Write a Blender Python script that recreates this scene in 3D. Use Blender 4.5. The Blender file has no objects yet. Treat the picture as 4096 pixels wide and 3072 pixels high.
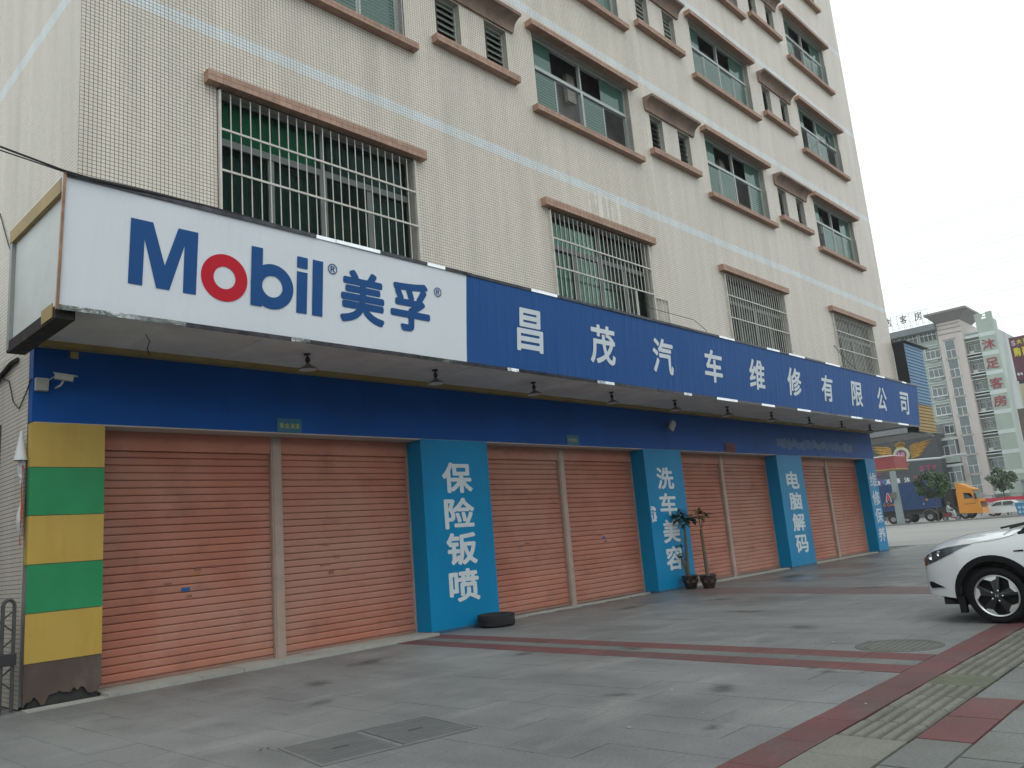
import bpy, bmesh, math, random
from mathutils import Vector, Matrix
random.seed(7)
SC = bpy.context.scene
COL = SC.collection

# ------------------------------------------------------------------ camera
def cam_axes(yaw, pitch, roll):
    fw = Vector((math.sin(yaw)*math.cos(pitch), math.cos(yaw)*math.cos(pitch), math.sin(pitch)))
    rt = Vector((math.cos(yaw), -math.sin(yaw), 0)); up = rt.cross(fw)
    c, s = math.cos(roll), math.sin(roll)
    return fw, rt*c + up*s, up*c - rt*s
cam = bpy.data.cameras.new('camera'); camo = bpy.data.objects.new('camera', cam); COL.objects.link(camo)
fw, rt, up = cam_axes(0.8214, 0.1943, -0.0845)
m = Matrix((rt, up, -fw)).transposed().to_4x4(); m.translation = Vector((-2.8939, -10.3436, 1.35))
camo.matrix_world = m
cam.sensor_fit = 'HORIZONTAL'; cam.sensor_width = 36.0; cam.lens = 3215.76/4096*36
cam.clip_start = 0.05; cam.clip_end = 3000
SC.camera = camo
SC.render.resolution_x, SC.render.resolution_y = 1024, 768

# ------------------------------------------------------------------ sky, sun, exposure
w = bpy.data.worlds.new('World'); SC.world = w; w.use_nodes = True
nt = w.node_tree; nt.nodes.clear()
wo = nt.nodes.new('ShaderNodeOutputWorld'); bg = nt.nodes.new('ShaderNodeBackground')
sky = nt.nodes.new('ShaderNodeTexSky'); sky.sky_type = 'NISHITA'; sky.sun_disc = False
SUN_EL, SUN_AZ = math.radians(58), math.radians(205)
sky.sun_elevation = SUN_EL; sky.sun_rotation = SUN_AZ
sky.air_density = 1.0; sky.dust_density = 6.0; sky.ozone_density = 1.0
hs = nt.nodes.new('ShaderNodeHueSaturation'); hs.inputs['Saturation'].default_value = 0.25; hs.inputs['Value'].default_value = 1.0
mx = nt.nodes.new('ShaderNodeMix'); mx.data_type = 'RGBA'; mx.inputs['Factor'].default_value = 0.86
mx.inputs['B'].default_value = (9.6, 10.4, 10.5, 1)          # flat, overcast cloud deck
nt.links.new(sky.outputs[0], hs.inputs['Color']); nt.links.new(hs.outputs[0], mx.inputs['A'])
nt.links.new(mx.outputs['Result'], bg.inputs[0]); bg.inputs[1].default_value = 0.122
nt.links.new(bg.outputs[0], wo.inputs[0])
sun = bpy.data.lights.new('sun', 'SUN'); sun.energy = 0.5; sun.angle = math.radians(40); sun.color = (1, .97, .93)
suno = bpy.data.objects.new('sun', sun); COL.objects.link(suno)
sd = Vector((math.sin(SUN_AZ)*math.cos(SUN_EL), math.cos(SUN_AZ)*math.cos(SUN_EL), math.sin(SUN_EL)))
suno.rotation_euler = sd.to_track_quat('Z', 'Y').to_euler()
SC.view_settings.view_transform = 'Standard'; SC.view_settings.look = 'None'
SC.view_settings.exposure = 0.12; SC.view_settings.gamma = 1.0
SC.view_settings.use_curve_mapping = False
try:
    SC.cycles.max_bounces = 6; SC.cycles.diffuse_bounces = 3; SC.cycles.glossy_bounces = 3
    SC.cycles.transparent_max_bounces = 8; SC.cycles.caustics_reflective = False; SC.cycles.caustics_refractive = False
except Exception: pass

# ------------------------------------------------------------------ materials
MATS = {}
def M(name, col, rough=.65, var=.12, sc=3.0, bump=0.0, bsc=60.0, metal=0.0, stretch=(1,1,1), dirt=None, dsc=.6, dlo=.5, dhi=.75, damt=.7, island=0.0, coat=0.0, rand=0.0, spec=.5, emit=None, dirt2=None, speck=0.0):
    if name in MATS: return MATS[name]
    mt = bpy.data.materials.new(name); mt.use_nodes = True; N = mt.node_tree; n = N.nodes; L = N.links
    b = n['Principled BSDF']; b.inputs['Roughness'].default_value = rough; b.inputs['Metallic'].default_value = metal
    b.inputs['Specular IOR Level'].default_value = spec
    if coat: b.inputs['Coat Weight'].default_value = coat; b.inputs['Coat Roughness'].default_value = .06
    geo = n.new('ShaderNodeNewGeometry')
    mp = n.new('ShaderNodeMapping'); mp.inputs['Scale'].default_value = stretch; L.new(geo.outputs['Position'], mp.inputs[0])
    nz = n.new('ShaderNodeTexNoise'); nz.inputs['Scale'].default_value = sc; nz.inputs['Detail'].default_value = 6; nz.inputs['Roughness'].default_value = .6
    L.new(mp.outputs[0], nz.inputs['Vector'])
    mr = n.new('ShaderNodeMapRange'); mr.inputs[1].default_value = .3; mr.inputs[2].default_value = .7
    mr.inputs[3].default_value = 1-var; mr.inputs[4].default_value = 1+var; L.new(nz.outputs['Fac'], mr.inputs[0])
    val = mr.outputs[0]
    def mul(a, bsock):
        q = n.new('ShaderNodeMath'); q.operation = 'MULTIPLY'; L.new(a, q.inputs[0]); L.new(bsock, q.inputs[1]); return q.outputs[0]
    if island:
        ir = n.new('ShaderNodeMapRange'); ir.inputs[3].default_value = 1-island; ir.inputs[4].default_value = 1+island
        L.new(geo.outputs['Random Per Island'], ir.inputs[0]); val = mul(val, ir.outputs[0])
    if rand:
        oi = n.new('ShaderNodeObjectInfo'); ir = n.new('ShaderNodeMapRange'); ir.inputs[3].default_value = 1-rand; ir.inputs[4].default_value = 1+rand
        L.new(oi.outputs['Random'], ir.inputs[0]); val = mul(val, ir.outputs[0])
    sl = n.new('ShaderNodeVectorMath'); sl.operation = 'SCALE'; sl.inputs[0].default_value = col[:3]; L.new(val, sl.inputs['Scale'])
    c = sl.outputs[0]
    if dirt:
        nd = n.new('ShaderNodeTexNoise'); nd.inputs['Scale'].default_value = dsc; nd.inputs['Detail'].default_value = 7; nd.inputs['Roughness'].default_value = .68
        L.new(mp.outputs[0], nd.inputs['Vector'])
        dm = n.new('ShaderNodeMapRange'); dm.inputs[1].default_value = dlo; dm.inputs[2].default_value = dhi; dm.inputs[4].default_value = damt
        L.new(nd.outputs['Fac'], dm.inputs[0])
        mm = n.new('ShaderNodeMix'); mm.data_type = 'RGBA'; L.new(dm.outputs[0], mm.inputs['Factor']); L.new(c, mm.inputs['A']); mm.inputs['B'].default_value = (*dirt, 1)
        c = mm.outputs['Result']
    if dirt2:      # a second layer of stains: colour, scale, low, high, amount, stretch
        d2c, d2s, lo2, hi2, am2, st2 = dirt2
        mp2 = n.new('ShaderNodeMapping'); mp2.inputs['Scale'].default_value = st2; mp2.inputs['Location'].default_value = (3.7,1.9,5.3); L.new(geo.outputs['Position'], mp2.inputs[0])
        n2 = n.new('ShaderNodeTexNoise'); n2.inputs['Scale'].default_value = d2s; n2.inputs['Detail'].default_value = 8; n2.inputs['Roughness'].default_value = .62; L.new(mp2.outputs[0], n2.inputs['Vector'])
        d2 = n.new('ShaderNodeMapRange'); d2.inputs[1].default_value = lo2; d2.inputs[2].default_value = hi2; d2.inputs[4].default_value = am2; L.new(n2.outputs['Fac'], d2.inputs[0])
        m2 = n.new('ShaderNodeMix'); m2.data_type = 'RGBA'; L.new(d2.outputs[0], m2.inputs['Factor']); L.new(c, m2.inputs['A']); m2.inputs['B'].default_value = (*d2c, 1); c = m2.outputs['Result']
    if speck:
        n3 = n.new('ShaderNodeTexNoise'); n3.inputs['Scale'].default_value = 45; n3.inputs['Detail'].default_value = 3; L.new(geo.outputs['Position'], n3.inputs['Vector'])
        r3 = n.new('ShaderNodeMapRange'); r3.inputs[1].default_value = .3; r3.inputs[2].default_value = .7; r3.inputs[3].default_value = 1-speck; r3.inputs[4].default_value = 1+speck; L.new(n3.outputs['Fac'], r3.inputs[0])
        s3 = n.new('ShaderNodeVectorMath'); s3.operation = 'SCALE'; L.new(c, s3.inputs[0]); L.new(r3.outputs[0], s3.inputs['Scale']); c = s3.outputs[0]
    L.new(c, b.inputs['Base Color'])
    if bump:
        nb = n.new('ShaderNodeTexNoise'); nb.inputs['Scale'].default_value = bsc; nb.inputs['Detail'].default_value = 4
        L.new(mp.outputs[0], nb.inputs['Vector'])
        bp = n.new('ShaderNodeBump'); bp.inputs['Strength'].default_value = bump; bp.inputs['Distance'].default_value = .01
        L.new(nb.outputs['Fac'], bp.inputs['Height']); L.new(bp.outputs[0], b.inputs['Normal'])
    if emit:
        b.inputs['Emission Color'].default_value = (*emit[:3], 1); b.inputs['Emission Strength'].default_value = emit[3]
    MATS[name] = mt; return mt

def glass(name, tint, refl=.12, rough=.03, through=.6, body=(.02,.03,.03), ior=1.5):
    if name in MATS: return MATS[name]
    mt = bpy.data.materials.new(name); mt.use_nodes = True; N = mt.node_tree; n = N.nodes; L = N.links; n.clear()
    o = n.new('ShaderNodeOutputMaterial'); tr = n.new('ShaderNodeBsdfTransparent'); tr.inputs[0].default_value = (*tint, 1)
    df = n.new('ShaderNodeBsdfDiffuse'); df.inputs[0].default_value = (*body, 1)
    gl = n.new('ShaderNodeBsdfGlossy'); gl.inputs['Roughness'].default_value = rough; gl.inputs[0].default_value = (.85,.95,.93,1)
    m0 = n.new('ShaderNodeMixShader'); m0.inputs[0].default_value = through; L.new(df.outputs[0], m0.inputs[1]); L.new(tr.outputs[0], m0.inputs[2])
    fr = n.new('ShaderNodeFresnel'); fr.inputs[0].default_value = ior
    ad = n.new('ShaderNodeMath'); ad.operation = 'ADD'; ad.inputs[1].default_value = refl; L.new(fr.outputs[0], ad.inputs[0])
    m1 = n.new('ShaderNodeMixShader'); L.new(ad.outputs[0], m1.inputs[0]); L.new(m0.outputs[0], m1.inputs[1]); L.new(gl.outputs[0], m1.inputs[2])
    L.new(m1.outputs[0], o.inputs[0]); MATS[name] = mt; return mt

# ------------------------------------------------------------------ mesh helpers
class MB:
    def __init__(s): s.v = []; s.f = []
    def add(s, vs, fs):
        o = len(s.v); s.v += [tuple(p) for p in vs]; s.f += [tuple(i+o for i in f) for f in fs]; return s
    def box(s, x0, x1, y0, y1, z0, z1):
        return s.add([(x0,y0,z0),(x1,y0,z0),(x1,y1,z0),(x0,y1,z0),(x0,y0,z1),(x1,y0,z1),(x1,y1,z1),(x0,y1,z1)],
                     [(0,3,2,1),(4,5,6,7),(0,1,5,4),(1,2,6,5),(2,3,7,6),(3,0,4,7)])
    def quad(s, a, b, c, d): return s.add([a,b,c,d], [(0,1,2,3)])
    def hexa(s, a, b):      # two quads (4 pts each) joined into a block
        return s.add(list(a)+list(b), [(3,2,1,0),(4,5,6,7),(0,1,5,4),(1,2,6,5),(2,3,7,6),(3,0,4,7)])
    def prism(s, pts, vec):  # polygon extruded by vec
        n = len(pts); q = [tuple(Vector(p)+Vector(vec)) for p in pts]
        return s.add(list(pts)+q, [tuple(range(n))[::-1], tuple(range(n, 2*n))]+[(i,(i+1)%n,(i+1)%n+n,i+n) for i in range(n)])
    def tube(s, p0, p1, r0, r1=None, n=8, cap=True):
        r1 = r0 if r1 is None else r1; a, b = Vector(p0), Vector(p1); d = b-a
        if d.length < 1e-6: return s
        d.normalize(); u = d.orthogonal().normalized(); w_ = d.cross(u)
        vs = []
        for c, r in ((a, r0), (b, r1)):
            for i in range(n):
                t = 2*math.pi*i/n; vs.append(tuple(c+u*(r*math.cos(t))+w_*(r*math.sin(t))))
        fs = [(i,(i+1)%n,(i+1)%n+n,i+n) for i in range(n)]
        if cap: fs += [tuple(range(n))[::-1], tuple(range(n,2*n))]
        return s.add(vs, fs)
    def path(s, pts, r, n=6):
        for a, b in zip(pts, pts[1:]): s.tube(a, b, r, r, n)
        return s
    def lathe(s, prof, c, axis='Z', n=20, close=False):
        vs = []; k = len(prof)
        for i in range(n):
            t = 2*math.pi*i/n; ct, st = math.cos(t), math.sin(t)
            for r, h in prof:
                p = {'Z':(r*ct, r*st, h), 'X':(h, r*ct, r*st), 'Y':(r*ct, h, r*st)}[axis]
                vs.append((c[0]+p[0], c[1]+p[1], c[2]+p[2]))
        fs = []
        for i in range(n):
            j = (i+1)%n
            for q in range(k-1 if not close else k):
                q2 = (q+1)%k; fs.append((i*k+q, j*k+q, j*k+q2, i*k+q2))
        return s.add(vs, fs)
    def build(s, name, mat, parent=None, smooth=False, loc=None):
        me = bpy.data.meshes.new(name); me.from_pydata(s.v, [], s.f); me.update()
        bm = bmesh.new(); bm.from_mesh(me); bmesh.ops.recalc_face_normals(bm, faces=bm.faces); bm.to_mesh(me); bm.free()
        if smooth:
            for p in me.polygons: p.use_smooth = True
        me.materials.append(mat)
        return link(name, me, parent, loc)
def link(name, me, parent=None, loc=None):
    o = bpy.data.objects.new(name, me); COL.objects.link(o)
    if loc: o.location = loc
    if parent is not None: o.parent = parent
    return o
def tag(o, label, cat, group=None):
    o['label'] = label; o['category'] = cat
    if group: o['group'] = group
    return o
def thing(name, label, cat, loc=(0,0,0), group=None):
    o = bpy.data.objects.new(name, None); COL.objects.link(o); o.location = loc; o.empty_display_size = .2
    return tag(o, label, cat, group)
def child(o, parent):
    o.parent = parent; return o
def struct(o): o['kind'] = 'structure'; return o
def stuff(o): o['kind'] = 'stuff'; return o
def autosmooth(o, ang=35):
    me = o.data
    for p in me.polygons: p.use_smooth = True
    try: me.set_sharp_from_angle(angle=math.radians(ang))
    except Exception: pass
    return o
def copy_to(src, parent=None, loc=None):
    c = src.copy(); COL.objects.link(c)
    if parent is not None: c.parent = parent
    if loc is not None: c.location = loc
    for ch in src.children: copy_to(ch, c)
    return c

GLY = {}
def glyph(ch, bold):
    key = (ch, bold)
    if key in GLY: return GLY[key]
    c = bpy.data.curves.new('glyph', 'FONT'); c.body = ch; c.offset = bold; c.resolution_u = 4
    o = bpy.data.objects.new('glyph', c); COL.objects.link(o)
    dg = bpy.context.evaluated_depsgraph_get(); me = bpy.data.meshes.new_from_object(o.evaluated_get(dg))
    xs = [v.co.x for v in me.vertices]; ys = [v.co.y for v in me.vertices]
    x0, x1, y0, y1 = min(xs), max(xs), min(ys), max(ys)
    vs = [((v.co.x-x0)/(x1-x0), (v.co.y-y0)/(y1-y0)) for v in me.vertices]; fs = [tuple(p.vertices) for p in me.polygons]
    bpy.data.objects.remove(o); bpy.data.curves.remove(c); bpy.data.meshes.remove(me)
    GLY[key] = (vs, fs); return GLY[key]
def put_glyph(name, ch, mat, parent, fn, bold=.03, step=(0,-.00015,0)):
    vs, fs = glyph(ch, 0.0); b = MB(); n = 10 if bold > 0 else 0; k = 0; sx, sy = 1-2*bold, 1-2*bold
    for i in range(n+1):     # strokes thickened by laying slightly shifted copies over each other
        dx, dy = (bold*math.cos(2*math.pi*i/n), bold*math.sin(2*math.pi*i/n)) if i < n else (0, 0)
        b.add([tuple(Vector(fn(bold+dx+sx*u, bold+dy+sy*v))+Vector(step)*i) for u, v in vs], fs)
    me = bpy.data.meshes.new(name); me.from_pydata(b.v, [], b.f); me.materials.append(mat); return link(name, me, parent)

# palette -----------------------------------------------------------------
GROUT = M('grout', (.06,.055,.048), .9, .2, 5)
PINK = M('brown_tile', (.35,.215,.155), .6, .15, 8, bump=.1, island=.10, dirt=(.16,.10,.08), dsc=1.4, dlo=.5, dhi=.8, damt=.5)
ALU = M('aluminium_frame', (.42,.46,.45), .45, .08, 5, metal=.25)
BARW = M('painted_steel_bar', (.55,.53,.49), .5, .1, 8, dirt=(.25,.2,.15), dsc=6, damt=.4)
GREENGLASS = glass('green_glass', (.25,.55,.45), .02, .04, .22, (.075,.155,.128), 1.4)
DARKGLASS = glass('dark_glass', (.80,.91,.87), -.01, .04, .8, (.01,.025,.02), 1.2)
DARKALU = M('dark_window_frame', (.13,.145,.14), .45, .1, 5, metal=.2)
ROOM = M('dark_room', (.24,.24,.225), .9, .4, 1.5)
CURTG = M('green_curtain', (.03,.27,.155), .8, .15, 3)
CURTD = M('dark_curtain', (.055,.085,.082), .85, .2, 3)
LOUVG = M('louver_glass', (.21,.225,.195), .25, .15, 4)
BLUE = M('royal_blue_panel', (.001,.078,.345), .5, .12, .8, dirt=(.006,.085,.27), dsc=.9, dlo=.52, dhi=.8, damt=.5, stretch=(1,1,.35), spec=.15, dirt2=((.002,.045,.19), .5, .48, .7, .6, (.6,1,1.4)))
BLUE2 = M('cyan_blue_paint', (.002,.22,.45), .42, .10, 1.0, dirt=(.008,.14,.28), dsc=1.1, dlo=.5, dhi=.75, damt=.5, stretch=(1,1,.4), spec=.15, dirt2=((.10,.15,.17), 3.5, .66, .78, .6, (1.5,1,.5)))
LETTERW = M('white_vinyl_lettering', (.62,.68,.72), .55, .05, 4)
LETTERWORN = M('worn_white_vinyl_lettering', (.55,.62,.68), .6, .1, 8, dirt=(.05,.24,.42), dsc=7, dlo=.56, dhi=.66, damt=.6)
YEL = M('yellow_panel', (.50,.335,.065), .5, .09, 1.2, dirt=(.38,.21,.02), dsc=1.4, dlo=.48, dhi=.7, damt=.6, stretch=(1,1,.3), dirt2=((.20,.14,.05), 5, .66, .76, .7, (1,1,1)))
GRN = M('green_panel', (.012,.25,.09), .5, .12, 1.2, dirt=(.01,.17,.06), dsc=1.6, dlo=.48, dhi=.7, damt=.5, dirt2=((.10,.13,.07), 6, .67, .76, .6, (1,1,1)))
SALMON = M('salmon_slat', (.455,.175,.118), .6, .12, 1.0, dirt=(.43,.245,.19), dsc=.5, dlo=.42, dhi=.62, damt=.7, rand=.06, dirt2=((.22,.11,.085), 1.3, .55, .74, .6, (1,1,1.6)), spec=.25)
POST = M('shutter_post', (.40,.30,.25), .55, .1, 2, dirt=(.22,.17,.14), dsc=3, damt=.5)
CONC = M('pale_concrete', (.36,.36,.33), .85, .15, 3, bump=.15, bsc=40, dirt=(.16,.155,.14), dsc=1.5, dlo=.5, dhi=.75)
WHITEP = M('white_board', (.60,.63,.62), .6, .06, 2, dirt=(.40,.40,.36), dsc=.8, damt=.4)
YELTRIM = M('ochre_trim', (.34,.24,.085), .6, .12, 2, dirt=(.16,.12,.07), dsc=2.5, damt=.6)
CHROME = M('mirror_trim', (.72,.74,.76), .09, .1, 6, metal=1.0, bump=.35, bsc=5, stretch=(1,1,1))
DARKMET = M('dark_metal', (.035,.035,.038), .5, .2, 5, metal=.3)
GREYMET = M('grey_metal', (.28,.29,.29), .5, .15, 4, metal=.3, dirt=(.14,.12,.10), dsc=4, damt=.5)
CABLE = M('black_cable', (.012,.012,.015), .5, .1, 3)
BLACKR = M('black_rubber', (.013,.013,.014), .75, .25, 12, bump=.2, bsc=80, dirt=(.06,.055,.05), dsc=5, dlo=.55, dhi=.85, damt=.35)

# ================================================================== GROUND
YW, XC, XR = -1.0, 0.11, 27.5
ROADM = M('road_concrete', (.27,.27,.258), .8, .10, .5, bump=.1, bsc=30, dirt=(.15,.15,.145), dsc=.25, dlo=.45, dhi=.7, damt=.6, stretch=(1,.35,1))
g = MB(); g.add([(-900,-900,-.03),(1500,-900,-.03),(1500,900,-.03),(-900,900,-.03)], [(0,1,2,3)])
struct(g.build('ground', ROADM))
rd = MB(); rd.box(30.2, 73.9, -120, 120, -.03, -.004); struct(rd.build('road', ROADM))
JOINT = M('joint_dirt', (.085,.085,.082), .95, .2, 6)
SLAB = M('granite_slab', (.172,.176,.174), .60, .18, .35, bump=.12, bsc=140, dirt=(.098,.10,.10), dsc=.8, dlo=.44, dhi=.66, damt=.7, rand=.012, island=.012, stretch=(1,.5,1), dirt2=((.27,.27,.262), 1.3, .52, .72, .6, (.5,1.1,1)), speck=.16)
def wet_and_shade(mt):      # hosed-down, still damp paving outside the wash bays, plus shade painted into its tone
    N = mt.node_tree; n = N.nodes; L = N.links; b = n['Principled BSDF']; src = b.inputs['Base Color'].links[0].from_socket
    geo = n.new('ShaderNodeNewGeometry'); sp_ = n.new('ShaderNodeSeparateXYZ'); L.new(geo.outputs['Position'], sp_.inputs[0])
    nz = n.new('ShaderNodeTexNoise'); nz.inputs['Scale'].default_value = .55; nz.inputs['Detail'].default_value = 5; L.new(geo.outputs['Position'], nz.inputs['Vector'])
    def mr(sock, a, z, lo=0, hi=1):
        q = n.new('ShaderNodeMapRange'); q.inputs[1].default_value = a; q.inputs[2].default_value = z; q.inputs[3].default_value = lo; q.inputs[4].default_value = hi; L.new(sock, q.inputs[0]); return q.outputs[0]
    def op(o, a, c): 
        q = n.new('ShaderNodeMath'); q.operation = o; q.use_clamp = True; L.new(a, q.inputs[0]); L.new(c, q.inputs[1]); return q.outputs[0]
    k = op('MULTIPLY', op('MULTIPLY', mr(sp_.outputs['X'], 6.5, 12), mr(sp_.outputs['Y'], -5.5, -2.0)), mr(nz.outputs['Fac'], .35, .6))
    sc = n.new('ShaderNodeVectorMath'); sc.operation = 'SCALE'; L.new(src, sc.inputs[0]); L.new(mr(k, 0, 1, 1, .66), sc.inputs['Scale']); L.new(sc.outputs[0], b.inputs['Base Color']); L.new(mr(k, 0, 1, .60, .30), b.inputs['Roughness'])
wet_and_shade(SLAB)
RED = M('red_paving', (.125,.042,.042), .7, .2, 1.2, bump=.15, bsc=120, dirt=(.078,.062,.06), dsc=1.3, dlo=.45, dhi=.68, damt=.75, rand=.06, island=.05, dirt2=((.15,.12,.115), 2.2, .58, .75, .5, (.6,1,1)), speck=.14)
GREYGRN = M('grey_green_paving', (.125,.135,.127), .7, .2, 1.5, bump=.12, bsc=120, rand=.05, dirt=(.19,.19,.18), dsc=1.5, dlo=.55, dhi=.75, speck=.14)
TACT = M('tactile_tile', (.165,.163,.138), .75, .15, 1.4, bump=.2, bsc=90, dirt=(.095,.095,.078), dsc=1.9, dlo=.45, dhi=.66, damt=.8, rand=.08, speck=.14)
WALK = M('sidewalk_slab', (.155,.163,.156), .75, .16, .9, bump=.2, bsc=90, dirt=(.105,.11,.095), dsc=1.4, dlo=.44, dhi=.66, damt=.75, rand=.05, speck=.16)
fc = MB(); fc.box(-14, 30.2, -7.69, 14, -.03, -.012); forecourt = struct(fc.build('forecourt', JOINT))
sw = MB(); sw.box(-14, 60, -14, -7.69, -.03, -.012); sidewalk = struct(sw.build('sidewalk', M('wide_joint_dirt', (.03,.03,.027), .95, .2, 6)))
def slab_mesh(name, lx, ly, mat, g=.0008, t=.014, bev=.0012):
    x, y = lx/2-g, ly/2-g
    vs = [(-x,-y,-t),(x,-y,-t),(x,y,-t),(-x,y,-t),(-x+bev,-y+bev,0),(x-bev,-y+bev,0),(x-bev,y-bev,0),(-x+bev,y-bev,0)]
    me = bpy.data.meshes.new(name); me.from_pydata(vs, [], [(4,5,6,7),(0,1,5,4),(1,2,6,5),(2,3,7,6),(3,0,4,7)]); me.materials.append(mat); return me
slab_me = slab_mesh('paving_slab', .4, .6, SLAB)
cells = []
for i in range(-20, 75):
    x = .77+.2+.4*i; off = .3 if i % 2 else 0.0
    for j in range(0, 14):
        y = -7.69+.3+.6*j+off
        if y < -7.40 or y > .25 or x > 30.1: continue
        cells.append((x, y))
for i in range(-20, 75):
    if i % 2: cells.append((.77+.2+.4*i, -7.69+.15))
cells.sort(key=lambda c: (c[0]+2.9)**2+(c[1]+10.3)**2)
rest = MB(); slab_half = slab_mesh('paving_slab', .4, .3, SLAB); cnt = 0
vis = lambda x, y: (x+2.9)*.75-(y+10.3)*.66 > -.62*((x+2.9)*.66+(y+10.3)*.75) and (x+2.9)*.66+(y+10.3)*.75 > 3.5
for x, y in cells:
    half = abs(y+7.54) < .01
    if cnt < 300 and vis(x, y):
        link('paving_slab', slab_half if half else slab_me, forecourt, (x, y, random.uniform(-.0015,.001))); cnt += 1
    else:
        lx, ly = .1992, (.1492 if half else .2992); z = random.uniform(-.0015,.001)
        rest.add([(x-lx,y-ly,z-.014),(x+lx,y-ly,z-.014),(x+lx,y+ly,z-.014),(x-lx,y+ly,z-.014),(x-lx+.0012,y-ly+.0012,z),(x+lx-.0012,y-ly+.0012,z),(x+lx-.0012,y+ly-.0012,z),(x-lx+.0012,y+ly-.0012,z)],
                 [(4,5,6,7),(0,1,5,4),(1,2,6,5),(2,3,7,6),(3,0,4,7)])
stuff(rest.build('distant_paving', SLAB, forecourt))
# inlaid red and grey stripes running from the shop to the footpath
def stripe(xa, ya, xb, yb, wdt, mat, name, z=.003):
    n = max(1, round(math.hypot(xb-xa, yb-ya)/.6))
    for i in range(n):
        t0, t1 = i/n, (i+1)/n
        p = [(xa+(xb-xa)*t, ya+(yb-ya)*t) for t in (t0, t1)]
        g = .003/(math.hypot(xb-xa, yb-ya)/n); 
        a = (p[0][0]+(p[1][0]-p[0][0])*g, p[0][1]+(p[1][1]-p[0][1])*g); b = (p[1][0]-(p[1][0]-p[0][0])*g, p[1][1]-(p[1][1]-p[0][1])*g)
        q = MB(); q.hexa([(a[0],a[1],-.008),(a[0]+wdt,a[1],-.008),(b[0]+wdt,b[1],-.008),(b[0],b[1],-.008)],[(a[0],a[1],z),(a[0]+wdt,a[1],z),(b[0]+wdt,b[1],z),(b[0],b[1],z)])
        q.build(name, mat, forecourt)
for x0, wd, mt, nm in ((5.605,.355,RED,'red_stripe_slab'),(5.345,.255,GREYGRN,'grey_stripe_slab'),(4.99,.35,RED,'red_stripe_slab')):
    stripe(x0-.067*7.69, -7.69, x0, -.03, wd, mt, nm)
DULLRED = M('dull_red_paving', (.115,.075,.072), .65, .16, 2.0, bump=.15, bsc=120, dirt=(.11,.105,.10), dsc=.9, dlo=.42, dhi=.7, damt=.8, rand=.06)
stripe(10.85, -7.69, 12.3, -.55, 1.15, DULLRED, 'red_stripe_slab')
# footpath: red edging course, tactile strip, slabs
red_me = slab_mesh('red_edging_slab', .6, .30, RED)
for i in range(-6, 40): link('red_edging_slab', red_me, sidewalk, (1.2+.6*i, -7.845, .003))
tt = MB(); t = .4325
tt.box(-.2125,.2125,-.2125,.2125,-.014,-.004)
for k in range(5):
    y = -.172+.086*k
    tt.hexa([(-.198,y-.027,-.004),(.198,y-.027,-.004),(.198,y+.027,-.004),(-.198,y+.027,-.004)],[(-.19,y-.021,.006),(.19,y-.021,.006),(.19,y+.021,.006),(-.19,y+.021,.006)])
tmesh = tt.build('tactile_tile', TACT).data; tmesh.materials.append(M('tactile_gap_dirt', (.085,.085,.072), .9, .2, 3, rand=.1))
for p_ in tmesh.polygons: p_.material_index = 1 if p_.index < 6 else 0
bpy.data.objects.remove(bpy.data.objects['tactile_tile'])
plain_me = slab_mesh('worn_tile', .4325, .4325, TACT)
for i in range(-8, 34):
    x = 2.545+.4325*i
    if i in (-1,-2): 
        link('worn_tactile_tile', plain_me, sidewalk, (x, -8.215, .002)); continue
    if i == 4: 
        link('mossy_filler_tile', slab_mesh('filler', .4325, .4325, M('mossy_concrete', (.115,.12,.09), .9, .2, 3, bump=.3, bsc=50, dirt=(.05,.07,.025), dsc=2.2, dlo=.5, dhi=.7)), sidewalk, (x, -8.215, .001)); continue
    o = link('tactile_tile', tmesh, sidewalk, (x, -8.215, random.uniform(-.003,.003))); o.rotation_euler = (random.uniform(-.012,.012), random.uniform(-.012,.012), random.uniform(-.012,.012))
walk_me = slab_mesh('footpath_slab', .62, .32, WALK, g=.004, bev=.003); redw_me = slab_mesh('red_footpath_slab', .62, .32, RED, g=.002, bev=.003)
for j in range(9):
    y = -8.60-.325*j
    for i in range(-7, 22):
        x = 2.13+.625*i+(.31 if j % 2 else 0)
        me = redw_me if (j == 0 and i in (1,2)) or (j == 0 and i in (6,7,12,13)) else walk_me
        link('footpath_slab', me, sidewalk, (x, y, random.uniform(-.006,.003)))
# far median kerb
kb = MB()
for k in range(60):
    y = -30+1.5*k; kb.box(74, 74.3, y, y+1.49, -.03, .13)
struct(kb.build('kerb', M('kerb_stone', (.22,.22,.205), .85, .15, 1.5, dirt=(.1,.1,.09), dsc=1.2)))
md = MB(); md.box(74.3, 76.0, -30, 60, -.03, .10); struct(md.build('median', M('median_soil', (.20,.20,.18), .9, .15, .8, dirt=(.11,.11,.09), dsc=.7)))

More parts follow.
